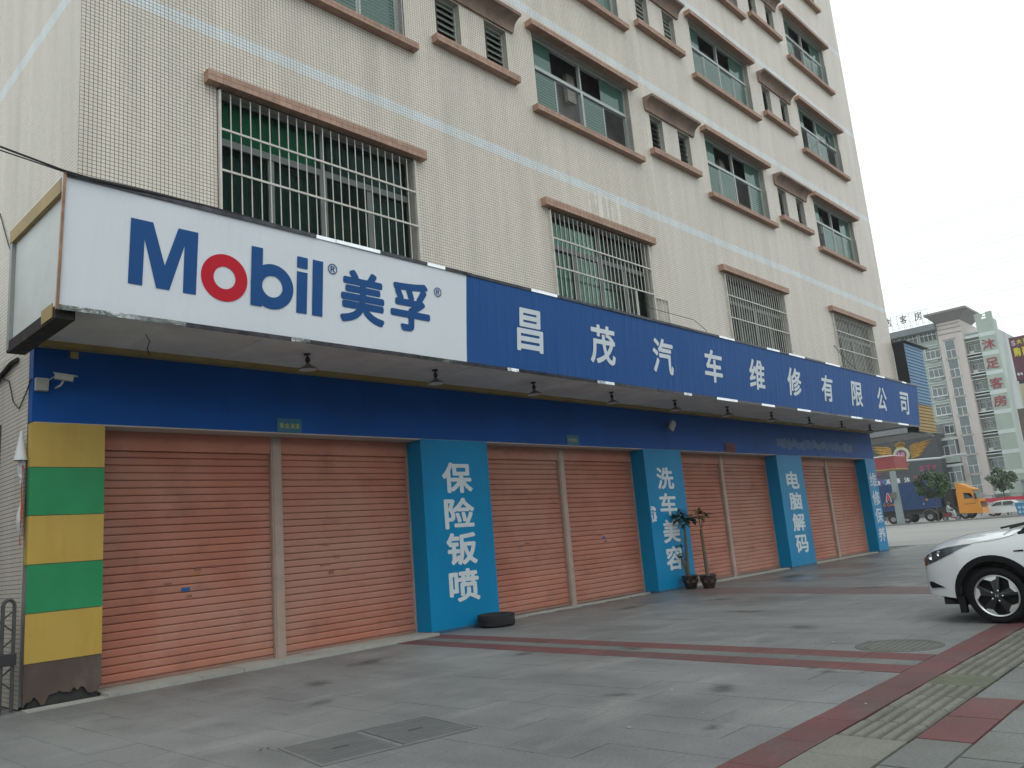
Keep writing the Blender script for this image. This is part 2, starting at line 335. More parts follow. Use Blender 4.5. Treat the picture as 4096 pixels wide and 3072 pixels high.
# ================================================================== THE REPAIR SHOP BUILDING
B = thing('repair_shop_building', 'beige mosaic-tiled building with orange roller shutters and barred windows', 'building')
BANDS = [(8.42,8.61),(11.94,12.13),(15.37,15.56),(18.79,18.98),(22.2,22.4)]
def tile_material(name, brick=None):
    mt = bpy.data.materials.new(name); mt.use_nodes = True; N = mt.node_tree; n = N.nodes; L = N.links
    b = n['Principled BSDF']; b.inputs['Roughness'].default_value = .45
    geo = n.new('ShaderNodeNewGeometry'); sp = n.new('ShaderNodeSeparateXYZ'); L.new(geo.outputs['Position'], sp.inputs[0])
    acc = None
    for a, z in BANDS:
        c = n.new('ShaderNodeMath'); c.operation = 'COMPARE'; c.inputs[1].default_value = (a+z)/2; c.inputs[2].default_value = (z-a)/2
        L.new(sp.outputs['Z'], c.inputs[0])
        if acc is None: acc = c.outputs[0]
        else:
            q = n.new('ShaderNodeMath'); q.operation = 'ADD'; L.new(acc, q.inputs[0]); L.new(c.outputs[0], q.inputs[1]); acc = q.outputs[0]
    mx = n.new('ShaderNodeMix'); mx.data_type = 'RGBA'; mx.inputs['A'].default_value = (.66,.605,.53,1); mx.inputs['B'].default_value = (.68,.72,.725,1)
    L.new(acc, mx.inputs['Factor'])
    # grime: vertical streaks and soft blotches
    mp = n.new('ShaderNodeMapping'); mp.inputs['Scale'].default_value = (2.4,2.4,.22); L.new(geo.outputs['Position'], mp.inputs[0])
    nz = n.new('ShaderNodeTexNoise'); nz.inputs['Scale'].default_value = 1.3; nz.inputs['Detail'].default_value = 6; L.new(mp.outputs[0], nz.inputs['Vector'])
    mr = n.new('ShaderNodeMapRange'); mr.inputs[1].default_value = .35; mr.inputs[2].default_value = .75; mr.inputs[3].default_value = 1.04; mr.inputs[4].default_value = .86
    L.new(nz.outputs['Fac'], mr.inputs[0]); val = mr.outputs[0]
    if not brick:
        ir = n.new('ShaderNodeMapRange'); ir.inputs[3].default_value = .965; ir.inputs[4].default_value = 1.03; L.new(geo.outputs['Random Per Island'], ir.inputs[0])
        q = n.new('ShaderNodeMath'); q.operation = 'MULTIPLY'; L.new(val, q.inputs[0]); L.new(ir.outputs[0], q.inputs[1]); val = q.outputs[0]
    sc = n.new('ShaderNodeVectorMath'); sc.operation = 'SCALE'; L.new(mx.outputs['Result'], sc.inputs[0]); L.new(val, sc.inputs['Scale'])
    c = sc.outputs[0]
    if brick:
        cb = n.new('ShaderNodeCombineXYZ'); L.new(sp.outputs[brick], cb.inputs[0]); L.new(sp.outputs['Z'], cb.inputs[1])
        bt = n.new('ShaderNodeTexBrick'); bt.offset = 0; bt.inputs['Scale'].default_value = 1; bt.inputs['Mortar Size'].default_value = .0030
        bt.inputs['Brick Width'].default_value = .05; bt.inputs['Row Height'].default_value = .05; bt.inputs['Mortar Smooth'].default_value = .1
        L.new(cb.outputs[0], bt.inputs['Vector'])
        m2 = n.new('ShaderNodeMix'); m2.data_type = 'RGBA'; L.new(bt.outputs['Fac'], m2.inputs['Factor']); L.new(c, m2.inputs['A']); m2.inputs['B'].default_value = (.06,.055,.048,1); c = m2.outputs['Result']
    L.new(c, b.inputs['Base Color']); return mt
TILE = tile_material('beige_mosaic_tile'); TILEX = tile_material('far_mosaic_front', 'X'); TILEY = tile_material('far_mosaic_side', 'Y')
COLX = [3.52, 10.29, 17.10, 23.95]; LOUX = [6.90, 13.70, 20.52]
FLOOR = 3.425
A_Z = [(9.83+FLOOR*i, 11.57+FLOOR*i) for i in range(4)]
L_Z = [(10.24+FLOOR*i, 11.20+FLOOR*i) for i in range(4)]
A_BUILT = [(fl, c) for fl, cs in ((0,(0,1,2,3)),(1,(0,1,2,3)),(2,(1,2,3)),(3,(2,3))) for c in cs]
L_BUILT = [(fl, c) for fl, cs in ((0,(0,1,2)),(1,(0,1,2)),(2,(1,2))) for c in cs]
HOLES = [(cx-1.67, cx+1.67, 5.70, 7.66) for cx in COLX]   # x0,x1,z0,z1
HOLES += [(COLX[c]-1.67, COLX[c]+1.67, *A_Z[fl]) for fl, c in A_BUILT]
HOLES += [(LOUX[c]+q*.63-.28, LOUX[c]+q*.63+.28, *L_Z[fl]) for fl, c in L_BUILT for q in (-1, 1)]
TOPZ = 24.5; SPLITX, SPLITZ = 13.35-.0, 15.25
def wall_cells(xa, xb, za, zb, keep):
    xs = sorted({xa, xb}|{h[k] for h in HOLES for k in (0,1) if xa < h[k] < xb}); zs = sorted({za, zb}|{h[k] for h in HOLES for k in (2,3) if za < h[k] < zb})
    b = MB()
    for x0, x1 in zip(xs, xs[1:]):
        for z0, z1 in zip(zs, zs[1:]):
            cx, cz = (x0+x1)/2, (z0+z1)/2
            if any(h[0] < cx < h[1] and h[2] < cz < h[3] for h in HOLES): continue
            b.quad((x0,YW,z0),(x1,YW,z0),(x1,YW,z1),(x0,YW,z1))
    return b
wall_cells(XC, 12.66, 4.2, SPLITZ, None).build('wall', GROUT, B)
wall_cells(12.66, XR, 4.2, SPLITZ, None).build('wall', TILEX, B)
wall_cells(XC, XR, SPLITZ, TOPZ, None).build('wall', TILEX, B)
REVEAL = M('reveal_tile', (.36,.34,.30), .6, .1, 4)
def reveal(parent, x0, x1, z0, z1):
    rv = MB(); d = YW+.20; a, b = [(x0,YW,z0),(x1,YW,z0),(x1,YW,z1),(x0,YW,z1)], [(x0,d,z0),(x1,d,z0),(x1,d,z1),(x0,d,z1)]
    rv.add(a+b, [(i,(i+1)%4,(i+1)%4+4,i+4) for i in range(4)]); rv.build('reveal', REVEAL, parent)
sd_ = MB(); sd_.quad((XC,YW,4.2),(XC,0.02,4.2),(XC,0.02,10.6),(XC,YW,10.6))
sd_.quad((XC,.02,4.2),(XC,3.6,4.2),(XC,3.6,10.6),(XC,.02,10.6)); sd_.quad((0,.14,3.32),(0,3.6,3.32),(0,3.6,4.2),(0,.14,4.2)); sd_.quad((0,.14,-.02),(0,1.24,-.02),(0,1.24,3.32),(0,.14,3.32))
sd_.quad((0,3.02,-.02),(0,3.6,-.02),(0,3.6,3.32),(0,3.02,3.32)); sd_.quad((0,1.24,-.02),(0,3.02,-.02),(0,3.02,.75),(0,1.24,.75)); sd_.quad((0,.14,4.2),(0,3.6,4.2),(XC,3.6,4.2),(XC,.14,4.2))
sd_.build('wall', GROUT, B)
s2 = MB(); s2.quad((XC,3.6,-.02),(XC,14,-.02),(XC,14,TOPZ),(XC,3.6,TOPZ)); s2.quad((XC,YW,10.6),(XC,3.6,10.6),(XC,3.6,TOPZ),(XC,YW,TOPZ)); s2.build('wall', TILEY, B)
MB().quad((XR,YW,4.2),(XR,14,4.2),(XR,14,TOPZ),(XR,YW,TOPZ)).build('wall', TILEY, B)
MB().quad((26.60,.5,0),(26.60,14,0),(26.60,14,4.2),(26.60,.5,4.2)).build('wall', TILEY, B)
rf = MB(); rf.box(XC-.1, XR+.1, YW-.1, 14.1, TOPZ, TOPZ+.3); rf.build('roof', CONC, B)
of = MB(); of.box(XC+.01, XR-.01, YW+.01, .6, 4.2, 4.4); of.box(XC+.02, XR-.02, .62, 13.9, 4.2, 4.3); of.build('floor_slab', CONC, B)
bk_ = MB(); bk_.box(XC+.3, XR-.3, YW+.72, YW+.82, 4.4, TOPZ); bk_.build('inner_wall', ROOM, B)
# mosaic tiles: the 300 that show largest singly, the rest as one field
P = .05; tiles = []
nz_ = int((SPLITZ-5.3)/P)
for i in range(int((12.66-XC)/P)):
    x = XC+P*(i+.5)
    for j in range(nz_):
        z = 5.3+P*(j+.5)
        if z > 8.9+.62*x+1.0: continue
        if any(h[0]-.02 < x < h[1]+.02 and h[2]-.02 < z < h[3]+.02 for h in HOLES): continue
        tiles.append((x, z))
def tile_faces(b, c, ax, XC=XC):
    h, k, d = .0222, .0215, .003
    if ax == 'X':
        x, z = c; o = [(x-h,YW,z-h),(x+h,YW,z-h),(x+h,YW,z+h),(x-h,YW,z+h)]; f = [(x-k,YW-d,z-k),(x+k,YW-d,z-k),(x+k,YW-d,z+k),(x-k,YW-d,z+k)]
    else:
        y, z = c; o = [(XC,y+h,z-h),(XC,y-h,z-h),(XC,y-h,z+h),(XC,y+h,z+h)]; f = [(XC-d,y+k,z-k),(XC-d,y-k,z-k),(XC-d,y-k,z+k),(XC-d,y+k,z+k)]
    n = len(b.v); b.v += o+f; b.f += [(n+4,n+5,n+6,n+7),(n,n+1,n+5,n+4),(n+1,n+2,n+6,n+5),(n+2,n+3,n+7,n+6),(n+3,n,n+4,n+7)]
near = [t for t in tiles if t[0] < 1.80 and 5.95 < t[1] < 7.6]
near.sort(key=lambda t: (t[0]-.6)**2*.6+(t[1]-6.0)**2)
single = set(near[:300])
tb = MB(); tile_faces(tb, (0,0), 'X'); tb.v = [(a, b_-YW, c) for a, b_, c in tb.v]
tme = tb.build('tile', TILE).data; bpy.data.objects.remove(bpy.data.objects['tile'])
for x, z in sorted(single): link('tile', tme, B, (x, YW, z))
field = MB()
for t in tiles:
    if t not in single: tile_faces(field, t, 'X')
for i in range(int(4.6/P)):
    y = YW+P*(i+.5)
    for j in range(int(10.6/P)):
        z = P*(j+.5)
        if y < .17 and z < 4.2: continue
        if 1.22 < y < 3.04 and .73 < z < 3.34: continue
        if y > 3.6: continue
        tile_faces(field, (y, z), 'Y', 0.0 if z < 4.2 else XC)
me = bpy.data.meshes.new('mosaic_tiling'); me.from_pydata(field.v, [], field.f); me.materials.append(TILE); stuff(link('mosaic_tiling', me, B))
# whitewash dribbles on the tiling under the pale band
WASH = M('whitewash_dribble', (.66,.63,.575), .8, .1, 10)
for x, z0, z1, wd in ((9.98,7.93,8.44,.035),(10.36,7.85,8.5,.11),(10.62,7.98,8.48,.05),(10.78,7.80,8.3,.04),(11.02,7.88,8.55,.09),(10.2,8.15,8.48,.05)):
    b = MB(); k = 7
    pts = [(x-wd*(.5+.3*random.random())*(1 if i > 0 else .3), YW-.0052, z0+(z1-z0)*i/k) for i in range(k+1)]+[(x+wd*(.5+.3*random.random())*(1 if i > 0 else .3), YW-.0052, z0+(z1-z0)*i/k) for i in range(k, -1, -1)]
    b.add(pts, [(i, 2*k+1-i, 2*k-i, i+1) for i in range(k)]); b.build('whitewash_dribble', WASH, B)

def ledge(name, parent, x0, x1, z0, z1, proud):
    """tiled ledge: a row of small brown facing tiles on a core"""
    b = MB(); y0 = YW-proud
    b.box(x0+.004, x1-.004, y0+.004, YW+.0, z0+.004, z1-.004)
    n = max(2, round((x1-x0)/.105)); dx = (x1-x0)/n; hz = (z1-z0)/2
    for i in range(n):
        for j in range(2):
            b.box(x0+dx*i+.003, x0+dx*(i+1)-.003, y0, y0+.02, z0+hz*j+.003, z0+hz*(j+1)-.003)
        b.box(x0+dx*i+.003, x0+dx*(i+1)-.003, y0+.026, YW-.002, z0, z0+.02)
        b.box(x0+dx*i+.003, x0+dx*(i+1)-.003, y0+.026, YW-.002, z1-.02, z1)
    b.build(name, PINK, parent)
CURT = {}
def curtain(parent, x0, x1, z0, z1, y, mat):
    b = MB(); n = max(8, int((x1-x0)/.05)); 
    for i in range(n+1):
        x = x0+(x1-x0)*i/n; yy = y+.025*math.sin(i*1.9)+.01*random.random(); b.v += [(x,yy,z0),(x,yy,z1)]
    b.f = [(2*i,2*i+2,2*i+3,2*i+1) for i in range(n)]
    return b.build('curtain', mat, parent, smooth=True)
def barred_window(cx, nb, curt_up, curt_lo, flap=False):
    x0, x1, z0, z1 = cx-1.67, cx+1.67, 5.70, 7.66; zt = 6.98; y = YW+.11
    f = MB()
    f.box(x0,x1,y,y+.07,z1-.05,z1); f.box(x0,x1,y,y+.07,z0,z0+.05); f.box(x0,x1,y-.004,y+.074,zt-.05,zt+.05)
    for xx in (x0+.0, x1-.05): f.box(xx,xx+.05,y+.002,y+.068,z0+.05,zt-.05); f.box(xx,xx+.05,y+.002,y+.068,zt+.05,z1-.05)
    f.box(cx-.06,cx+.06,y-.006,y+.076,z0+.05,zt-.05); f.box(cx-.03,cx+.03,y+.002,y+.068,zt+.05,z1-.05)
    for xx in (cx-.85, cx+.85): f.box(xx-.045,xx+.045,y+.01,y+.06,z0+.05,zt-.05)
    W = f.build('window', DARKALU, B)
    for a, b_ in ((x0+.05,cx-.03),(cx+.03,x1-.05)): MB().box(a,b_,y+.03,y+.036,zt+.05,z1-.05).build('pane', DARKGLASS, W)
    for k, (a, b_) in enumerate(((x0+.05,cx-.895),(cx-.805,cx-.06),(cx+.06,cx+.805),(cx+.895,x1-.05))): MB().box(a,b_,y+(.02 if k % 3 else .04),y+(.026 if k % 3 else .046),z0+.05,zt-.05).build('pane', DARKGLASS, W)
    reveal(W, x0, x1, z0, z1)
    if curt_up:
        for a, b_, mt in curt_up: curtain(W, x0+a*3.34, x0+b_*3.34, zt+.0, z1-.02, YW+.235, mt)
    if curt_lo:
        for a, b_, mt in curt_lo: curtain(W, x0+a*3.34, x0+b_*3.34, z0, zt-.1, YW+.245, mt)
    # grille: thin uprights and three flat rails, standing just proud of the wall
    yb = YW-.035; rl = MB()
    for zz in (z0+.0, 6.485, 7.075): rl.box(x0-.02,x1+.02,yb-.018,yb-.004,zz-.014,zz+.014)
    rl.box(x0-.03,x0-.002,yb-.02,yb+.034,z0,z1-.02); rl.box(x1+.002,x1+.03,yb-.02,yb+.034,z0,z1-.02)
    rl.build('grille_frame', BARW, W)
    bm_ = MB(); bm_.tube((0,0,z0),(0,0,z1-.03),.0085,.0085,6); bo = bm_.build('grille_bar', BARW, W, loc=(x0+(x1-x0)/nb, yb+.006, 0))
    for i in range(2, nb):
        if flap and i/nb > .80: 
            continue
        copy_to(bo, W, (x0+(x1-x0)*i/nb, yb+.006, 0))
    if flap:
        up_ = MB(); up_.tube((0,0,6.485),(0,0,z1-.03),.0085,.0085,6); u0 = None
        for i in range(2, nb):
            if i/nb > .80:
                if u0 is None: u0 = up_.build('grille_bar', BARW, W, loc=(x0+(x1-x0)*i/nb, yb+.006, 0))
                else: copy_to(u0, W, (x0+(x1-x0)*i/nb, yb+.006, 0))
        ft = MB(); xx = x1+.05
        ft.box(xx,xx+.50,yb-.015,yb+.012,6.42,6.45); ft.box(xx,xx+.50,yb-.015,yb+.012,5.80,5.83); ft.box(xx-.03,xx,yb-.016,yb+.013,5.80,6.45); ft.box(xx+.50,xx+.53,yb-.016,yb+.013,5.80,6.45)
        for q in range(3): ft.tube((xx+.125*(q+1),yb,5.83),(xx+.125*(q+1),yb,6.42),.011,.011,6)
        ft.build('open_grille_flap', BARW, W)
        jm = MB(); jm.box(x1-.68,x1-.65,yb-.012,yb+.01,z0,6.47); jm.build('grille_jamb', BARW, W)
    ledge('lintel', W, x0-.22, x1+.22, 7.68, 7.84, .14)
    return W
G, D = CURTG, CURTD
barred_window(COLX[0], 23, [(.02,.51,G),(.55,.98,D)], [(.0,.25,D),(.27,.5,D),(.75,.98,D)])
barred_window(COLX[1], 24, [(.02,.48,G),(.52,.97,G)], [(.02,.25,G),(.28,.48,G),(.53,.72,G),(.76,.96,G)], flap=True)
barred_window(COLX[2], 25, [(.05,.45,D),(.55,.95,G)], [(.28,.5,D),(.55,.8,D)])
barred_window(COLX[3], 26, [(.05,.9,D)], [(.2,.5,D),(.55,.95,G)])

WIRE = M('thin_wire', (.35,.37,.36), .5, .1, 5)
def sliding_window(cx, fl, pattern):
    """aluminium sliding window: transom lights over four sashes; pattern says which sashes are glazed"""
    x0, x1 = cx-1.67, cx+1.67; z0, z1 = A_Z[fl]; zt = z0+1.06; y = YW+.115
    f = MB(); f.box(x0,x1,y,y+.08,z1-.045,z1); f.box(x0,x1,y,y+.08,z0,z0+.045); f.box(x0,x1,y-.004,y+.084,zt-.035,zt+.035)
    for xx in (x0, x1-.045): f.box(xx,xx+.045,y+.002,y+.078,z0+.045,zt-.05); f.box(xx,xx+.045,y+.002,y+.078,zt+.05,z1-.045)
    f.box(cx-.032,cx+.032,y-.006,y+.086,z0+.045,zt-.035); f.box(cx-.022,cx+.022,y+.002,y+.078,zt+.05,z1-.045)
    ed = [x0+.045, x0+.045+.79, cx-.05, cx+.05, cx+.05+.79, x1-.045]
    spans = [(ed[0],ed[1]),(ed[1],ed[2]),(ed[3],ed[4]),(ed[4],ed[5])]
    for k, (a, b_) in enumerate(spans):
        if pattern[k] == '1':
            yy = y+(.012 if k % 2 else .036)
            f.box(a,a+.04,yy,yy+.03,z0+.045,zt-.05); f.box(b_-.04,b_,yy,yy+.03,z0+.045,zt-.05)
    W = f.build('window', ALU, B)
    for k, (a, b_) in enumerate(spans):
        if pattern[k] == '1':
            yy = y+(.02 if k % 2 else .044); MB().box(a+.04,b_-.04,yy,yy+.006,z0+.045,zt-.05).build('pane', GREENGLASS, W)
        else:
            ib = MB(); ib.box(a+.05,a+.16,y+.35,y+.55,z0,zt); ib.build('room_partition', M('room_partition', (.22,.21,.19), .8, .2, 2), W)
    tp = pattern[4:]
    tsp = [(x0+.045,x0+.70),(x0+.70,cx-.022),(cx+.022,cx+.75),(cx+.75,x1-.045)]
    for k, (a, b_) in enumerate(tsp):
        if tp[k] == '1': MB().box(a,b_,y+.03,y+.036,zt+.05,z1-.045).build('pane', GREENGLASS, W)
        else:
            q = MB(); q.box(a+.02,a+.30,y+.40,y+.5,zt,z1); q.build('room_partition', M('room_pier', (.42,.40,.36), .8, .15, 2), W)
    reveal(W, x0, x1, z0, z1)
    gr = MB(); n = 15
    for i in range(n): gr.tube((x0,YW+.03,z0+.06+i*(1.0/n)),(x1,YW+.03,z0+.06+i*(1.0/n)),.0035,.0035,4,False)
    gr.tube((x1-.03,YW-.02,z0+.02),(x1-.03,YW-.02,zt-.05),.012,.012,6)
    gr.build('wire_grille', WIRE, W)
    ledge('lintel', W, x0-.20, x1+.20, z1+.0, z1+.125, .19)
    ledge('sill', W, x0-.20, x1+.20, z0-.13, z0-.005, .15)
def louver_pair(cx, fl, ang):
    z0, z1 = L_Z[fl]; first = None
    for s in (-1, 1):
        xa, xb = cx+s*.63-.28, cx+s*.63+.28; y = YW+.10
        f = MB()
        for xx in (xa, xb-.03): f.box(xx,xx+.03,y,y+.06,z0,z1)
        f.box(xa+.03,xb-.03,y,y+.06,z0,z0+.03); f.box(xa+.03,xb-.03,y,y+.06,z1-.03,z1)
        W = f.build('louver_window', ALU, B); reveal(W, xa, xb, z0, z1); n = 7; h = (z1-z0-.06)/n
        ca, sa = math.cos(ang), math.sin(ang)
        b = MB(); hw = h*.56; pts = [(-hw*ca, -hw*sa),(hw*ca, hw*sa)]
        b.hexa([(xa+.03,y+.03-sa*hw,-ca*hw),(xb-.03,y+.03-sa*hw,-ca*hw),(xb-.03,y+.03+sa*hw,ca*hw),(xa+.03,y+.03+sa*hw,ca*hw)],
               [(xa+.03,y+.036-sa*hw,-ca*hw+.003),(xb-.03,y+.036-sa*hw,-ca*hw+.003),(xb-.03,y+.036+sa*hw,ca*hw+.003),(xa+.03,y+.036+sa*hw,ca*hw+.003)])
        o = b.build('louver', LOUVG, W, loc=(0,0,z0+.03+h*.5))
        for i in range(1, n): copy_to(o, W, (0,0,z0+.03+h*(i+.5)))
        first = first or W
    # coved hood above and a sill below
    x0, x1 = cx-1.06, cx+1.06; b = MB(); prof = []
    for i in range(9):
        t = i/8*math.pi/2; prof.append((YW-.05-.22*(1-math.cos(t)), z1+.08+.21*math.sin(t)))
    prof = [(YW,z1+.03),(YW-.05,z1+.03)]+prof+[(YW-.285,z1+.345),(YW,z1+.36)]
    k = len(prof); b.v = [(x0-.06*(1 if i > 1 else .6), p[0], p[1]) for i, p in enumerate(prof)]+[(x1+.06*(1 if i > 1 else .6), p[0], p[1]) for i, p in enumerate(prof)]
    b.f = [(i,(i+1)%k,(i+1)%k+k,i+k) for i in range(k)]+[tuple(range(k)), tuple(range(k,2*k))]
    autosmooth(b.build('hood', M('hood_plaster', (.27,.19,.15), .75, .15, 6, bump=.15, bsc=30, dirt=(.07,.055,.045), dsc=1.6, dlo=.48, dhi=.75), first), 40)
    ledge('sill', first, x0-.02, x1+.02, z0-.15, z0-.01, .15)
pats = ['10111001','11011011','11111011','01111011','11101101']
for fl, c in A_BUILT:
    sliding_window(COLX[c], fl, {(0,1):'10101001',(0,2):'11011001',(1,2):'11111001',(1,3):'01101011',(0,3):'01111001'}.get((fl,c), pats[(fl+c)%5]))
for fl, c in L_BUILT: louver_pair(LOUX[c], fl, random.choice((.25,.5,.7)))
# window on the side wall at ground level
XC_ = XC; XC = .0
f = MB(); f.box(XC+.02,XC+.08,1.24,3.02,.75,.80); f.box(XC+.02,XC+.08,1.24,3.02,3.27,3.32); f.box(XC+.02,XC+.08,1.24,1.29,.80,3.27); f.box(XC+.02,XC+.08,2.1,2.16,.80,3.27); f.box(XC+.02,XC+.08,2.97,3.02,.80,3.27)
Ws = f.build('window', DARKALU, B); SIDEGL = M('smoked_pane', (.03,.05,.052), .3, .4, 1.5); MB().box(XC+.045,XC+.052,1.29,2.1,.80,3.27).build('pane', SIDEGL, Ws); MB().box(XC+.045,XC+.052,2.16,2.97,.80,3.27).build('pane', SIDEGL, Ws)
MB().box(XC+.8,XC+.9,.9,3.4,.3,3.6).build('inner_wall', ROOM, B)
XC = XC_

# ---- ground floor front
H1, H2 = 3.19, 4.08
PIL = [(0,.81),(5.843,7.409),(12.382,13.944),(19.016,20.647),(25.765,26.65)]
fa = MB(); fa.box(0.0, 26.65, 0, .30, H1+.006, H2+.1); fas = fa.build('fascia', BLUE, B)
sj = MB()
for x in (1.22*i for i in range(1, 22)): sj.box(x-.0015, x+.0015, -.0015, .001, H1+.01, H2+.09)
sj.build('panel_joint', M('panel_joint', (.002,.03,.16), .5, .1, 3), fas)
head = MB(); head.box(.02, 26.6, .004, .46, H1-.012, H1+.004); head.build('door_head_board', M('door_head_board', (.50,.45,.42), .7, .1, 2), B)
back = MB(); back.box(.3, 26.5, .60, .66, -.02, 4.2); back.build('shutter_backing', M('shutter_dark', (.03,.03,.03), .9), B)
# striped corner pillar
p1 = MB(); p1.box(.012, .80, .012, .62, .17, H1); P1 = p1.build('pillar', M('grey_cladding', (.22,.21,.19), .8, .15, 3), B)
zs = [3.186, 2.66, 2.105, 1.555, 1.02, .48]
for i in range(5): 
    b = MB(); b.box(0, .81, 0, .012, zs[i+1]+.004, zs[i]-.004); b.box(0,.012,.012,.13,zs[i+1]+.004,zs[i]-.004) if i < 3 else None
    b.build('yellow_panel' if i % 2 == 0 else 'green_panel', YEL if i % 2 == 0 else GRN, P1)
b = MB(); n = 22; random.seed(3)
low = [max(.02, .10+.05*math.sin(i*.9)+random.uniform(-.03,.03)-(.06 if i < 3 else 0)+(.05 if 10 < i < 15 else 0)) for i in range(n+1)]
for i in range(n):
    xa, xb = .81*i/n, .81*(i+1)/n; b.hexa([(xa,0,low[i]),(xb,0,low[i+1]),(xb,0,.477),(xa,0,.477)],[(xa,.012,low[i]),(xb,.012,low[i+1]),(xb,.012,.477),(xa,.012,.477)])
b.build('rotten_base_panel', M('rotten_brown_panel', (.085,.058,.047), .8, .2, 4, bump=.3, bsc=30, dirt=(.17,.15,.13), dsc=1.4, dlo=.5, dhi=.72, damt=.7, stretch=(1,1,.6)), P1)
MB().box(.05,.78,.03,.6,0,.17).build('plinth', M('dark_brick_base', (.03,.03,.028), .9, .3, 6), P1)
MB().box(-.001,.03,.13,.20,.03,2.1).build('edge_batten', GREYMET, P1)
MB().box(.80,.84,.36,.46,0,3.15).build('shutter_guide', POST, P1)
# cyan pillars with their vertical lettering
TXT = ['', '保险钣喷', '洗车美容', '电脑解码', '维修保养']
GEO = [None, (6.275,6.975,[(2.27,2.80),(1.66,2.19),(1.05,1.595),(.446,.989)]), (12.80,13.50,[(2.266,2.773),(1.662,2.18),(1.05,1.578),(.442,.975)]), (19.45,20.26,[(2.208,2.717),(1.6,2.108),(.992,1.502),(.38,.888)]), (25.90,26.56,[(2.208,2.70),(1.571,2.08),(.966,1.479),(.341,.828)])]
for i in range(1, 5):
    x0, x1 = PIL[i]; b = MB(); b.box(x0, x1, -.0, .62, .0, H1); Pp = b.build('pillar', BLUE2, B)
    bs = MB(); bs.box(x0-.004, x1+.004, -.004, .4, 0, .05); bs.build('scuffed_base', M('scuffed_base', (.02,.10,.20), .7, .2, 4, dirt=(.12,.12,.11), dsc=4, dlo=.45, dhi=.65), Pp)
    a, c, rows = GEO[i]
    for ch, (z0, z1) in zip(TXT[i], rows):
        o = put_glyph('character', ch, LETTERWORN if i == 4 else LETTERW, Pp, lambda u, v: (a+(c-a)*u, -.004, z0+(z1-z0)*v), .030 if i < 4 else .024)
    for gx in (x0-.03, x1+.002):
        if 1: 
            gd = MB(); gd.box(gx, gx+.028, .36, .47, 0, 3.15); gd.build('shutter_guide', POST, Pp)
sm = MB(); random.seed(5)      # torn sticker on the third pillar
for xa, xb in ((12.42,12.475),(12.515,12.60)):
    n_ = 16; L_ = [(xa+random.uniform(-.012,.012), 1.53+.36*k/n_) for k in range(n_+1)]; R_ = [(xb+random.uniform(-.035,.03), 1.53+.36*k/n_) for k in range(n_+1)]
    sm.add([(x,-.003,z) for x, z in L_+R_], [(k,n_+1+k,n_+2+k,k+1) for k in range(n_) if random.random() > .12])
for z in (1.55,1.84): sm.quad((12.46,-.0036,z),(12.55,-.0036,z+.01),(12.54,-.0036,z+.05),(12.46,-.0036,z+.04))
stuff(sm.build('torn_sticker', LETTERW, B))
random.seed(11)       # faded ghost of old lettering on the far fascia
FADE = M('faded_blue_patch', (.10,.19,.33), .6, .3, 6, dirt=(.01,.09,.33), dsc=3, dlo=.42, dhi=.6, damt=.8, stretch=(1,1,.2))
fd = MB(); fd.v = []
for k in range(41):
    x = 19.2+.14*k; fd.v += [(x,-.0025,3.42+random.uniform(-.07,.05)),(x,-.0025,3.62+random.uniform(-.05,.12))]
fd.f = [(2*k,2*k+2,2*k+3,2*k+1) for k in range(40)]
fd.build('faded_patch', FADE, fas)

# roller shutters: two per bay, every slat its own piece
def slat_mesh(length):
    prof = [(-.012,.001),(.006,.002),(.013,.012),(.015,.028),(.012,.040),(.0145,.047),(.012,.054),(.015,.068),(.013,.082),(.006,.0945),(-.012,.0955)]
    b = MB(); k = len(prof)
    b.v = [(0,-p[0],p[1]) for p in prof]+[(length,-p[0],p[1]) for p in prof]; b.f = [(i,i+1,i+1+k,i+k) for i in range(k-1)]
    o = b.build('slat', SALMON, None, smooth=True); me = o.data; bpy.data.objects.remove(o); return me
for bay in range(4):
    xa, xb = PIL[bay][1]+.03, PIL[bay+1][0]-.03; mid = [3.335, 9.86, 16.42, 23.2][bay]
    pm = MB(); pm.box(mid-.085, mid+.085, .33, .47, .02, 3.17); pm.box(mid-.06,mid+.06,.318,.33,.02,3.17); Po = pm.build('shutter_post', POST, B)
    for a, c in ((xa, mid-.09), (mid+.09, xb)):
        rr = MB(); rr.box(a, c, .36, .43, .045, .085); Sh = rr.build('roller_shutter', M('shutter_bottom_bar', (.30,.17,.13), .6, .2, 3, dirt=(.15,.11,.09), dsc=3), B)
        hb = MB(); hb.box(a, c, .34, .50, 2.93, 3.175); hb.build('shutter_box', SALMON, Sh)
        sl = slat_mesh(c-a); n = 29
        for i in range(n):
            o = link('slat', sl, Sh, (a, .402+random.uniform(-.0015,.0015), .085+.0985*i)); 
# stickers and scuffs on the shutters
def patch(name, x, z, w_, h_, mat, y=.378):
    b = MB(); b.quad((x,y,z),(x+w_,y,z),(x+w_,y,z+h_),(x,y,z+h_)); b.build(name, mat, B)
patch('sticker', 1.93, 1.08, .115, .05, M('blue_sticker', (.02,.10,.33), .5))
RUST = M('worn_paint', (.27,.10,.075), .7, .2, 8)
for x, z, w_, h_ in ((1.62,1.36,.2,.02),(2.1,1.34,.1,.025),(2.35,1.36,.08,.03),(1.7,1.19,.1,.02),(2.0,1.0,.07,.03),(4.1,1.55,.12,.03),(4.3,1.35,.1,.04),(4.2,1.12,.09,.05),(4.45,1.16,.12,.02),(4.05,1.25,.18,.02),(8.6,1.3,.15,.03),(10.9,1.35,.2,.03),(11.1,1.2,.1,.04),(17.6,1.3,.2,.03),(17.8,1.45,.1,.02),(24.4,1.2,.15,.04)):
    patch('scuff_mark', x, z, w_, h_, RUST)
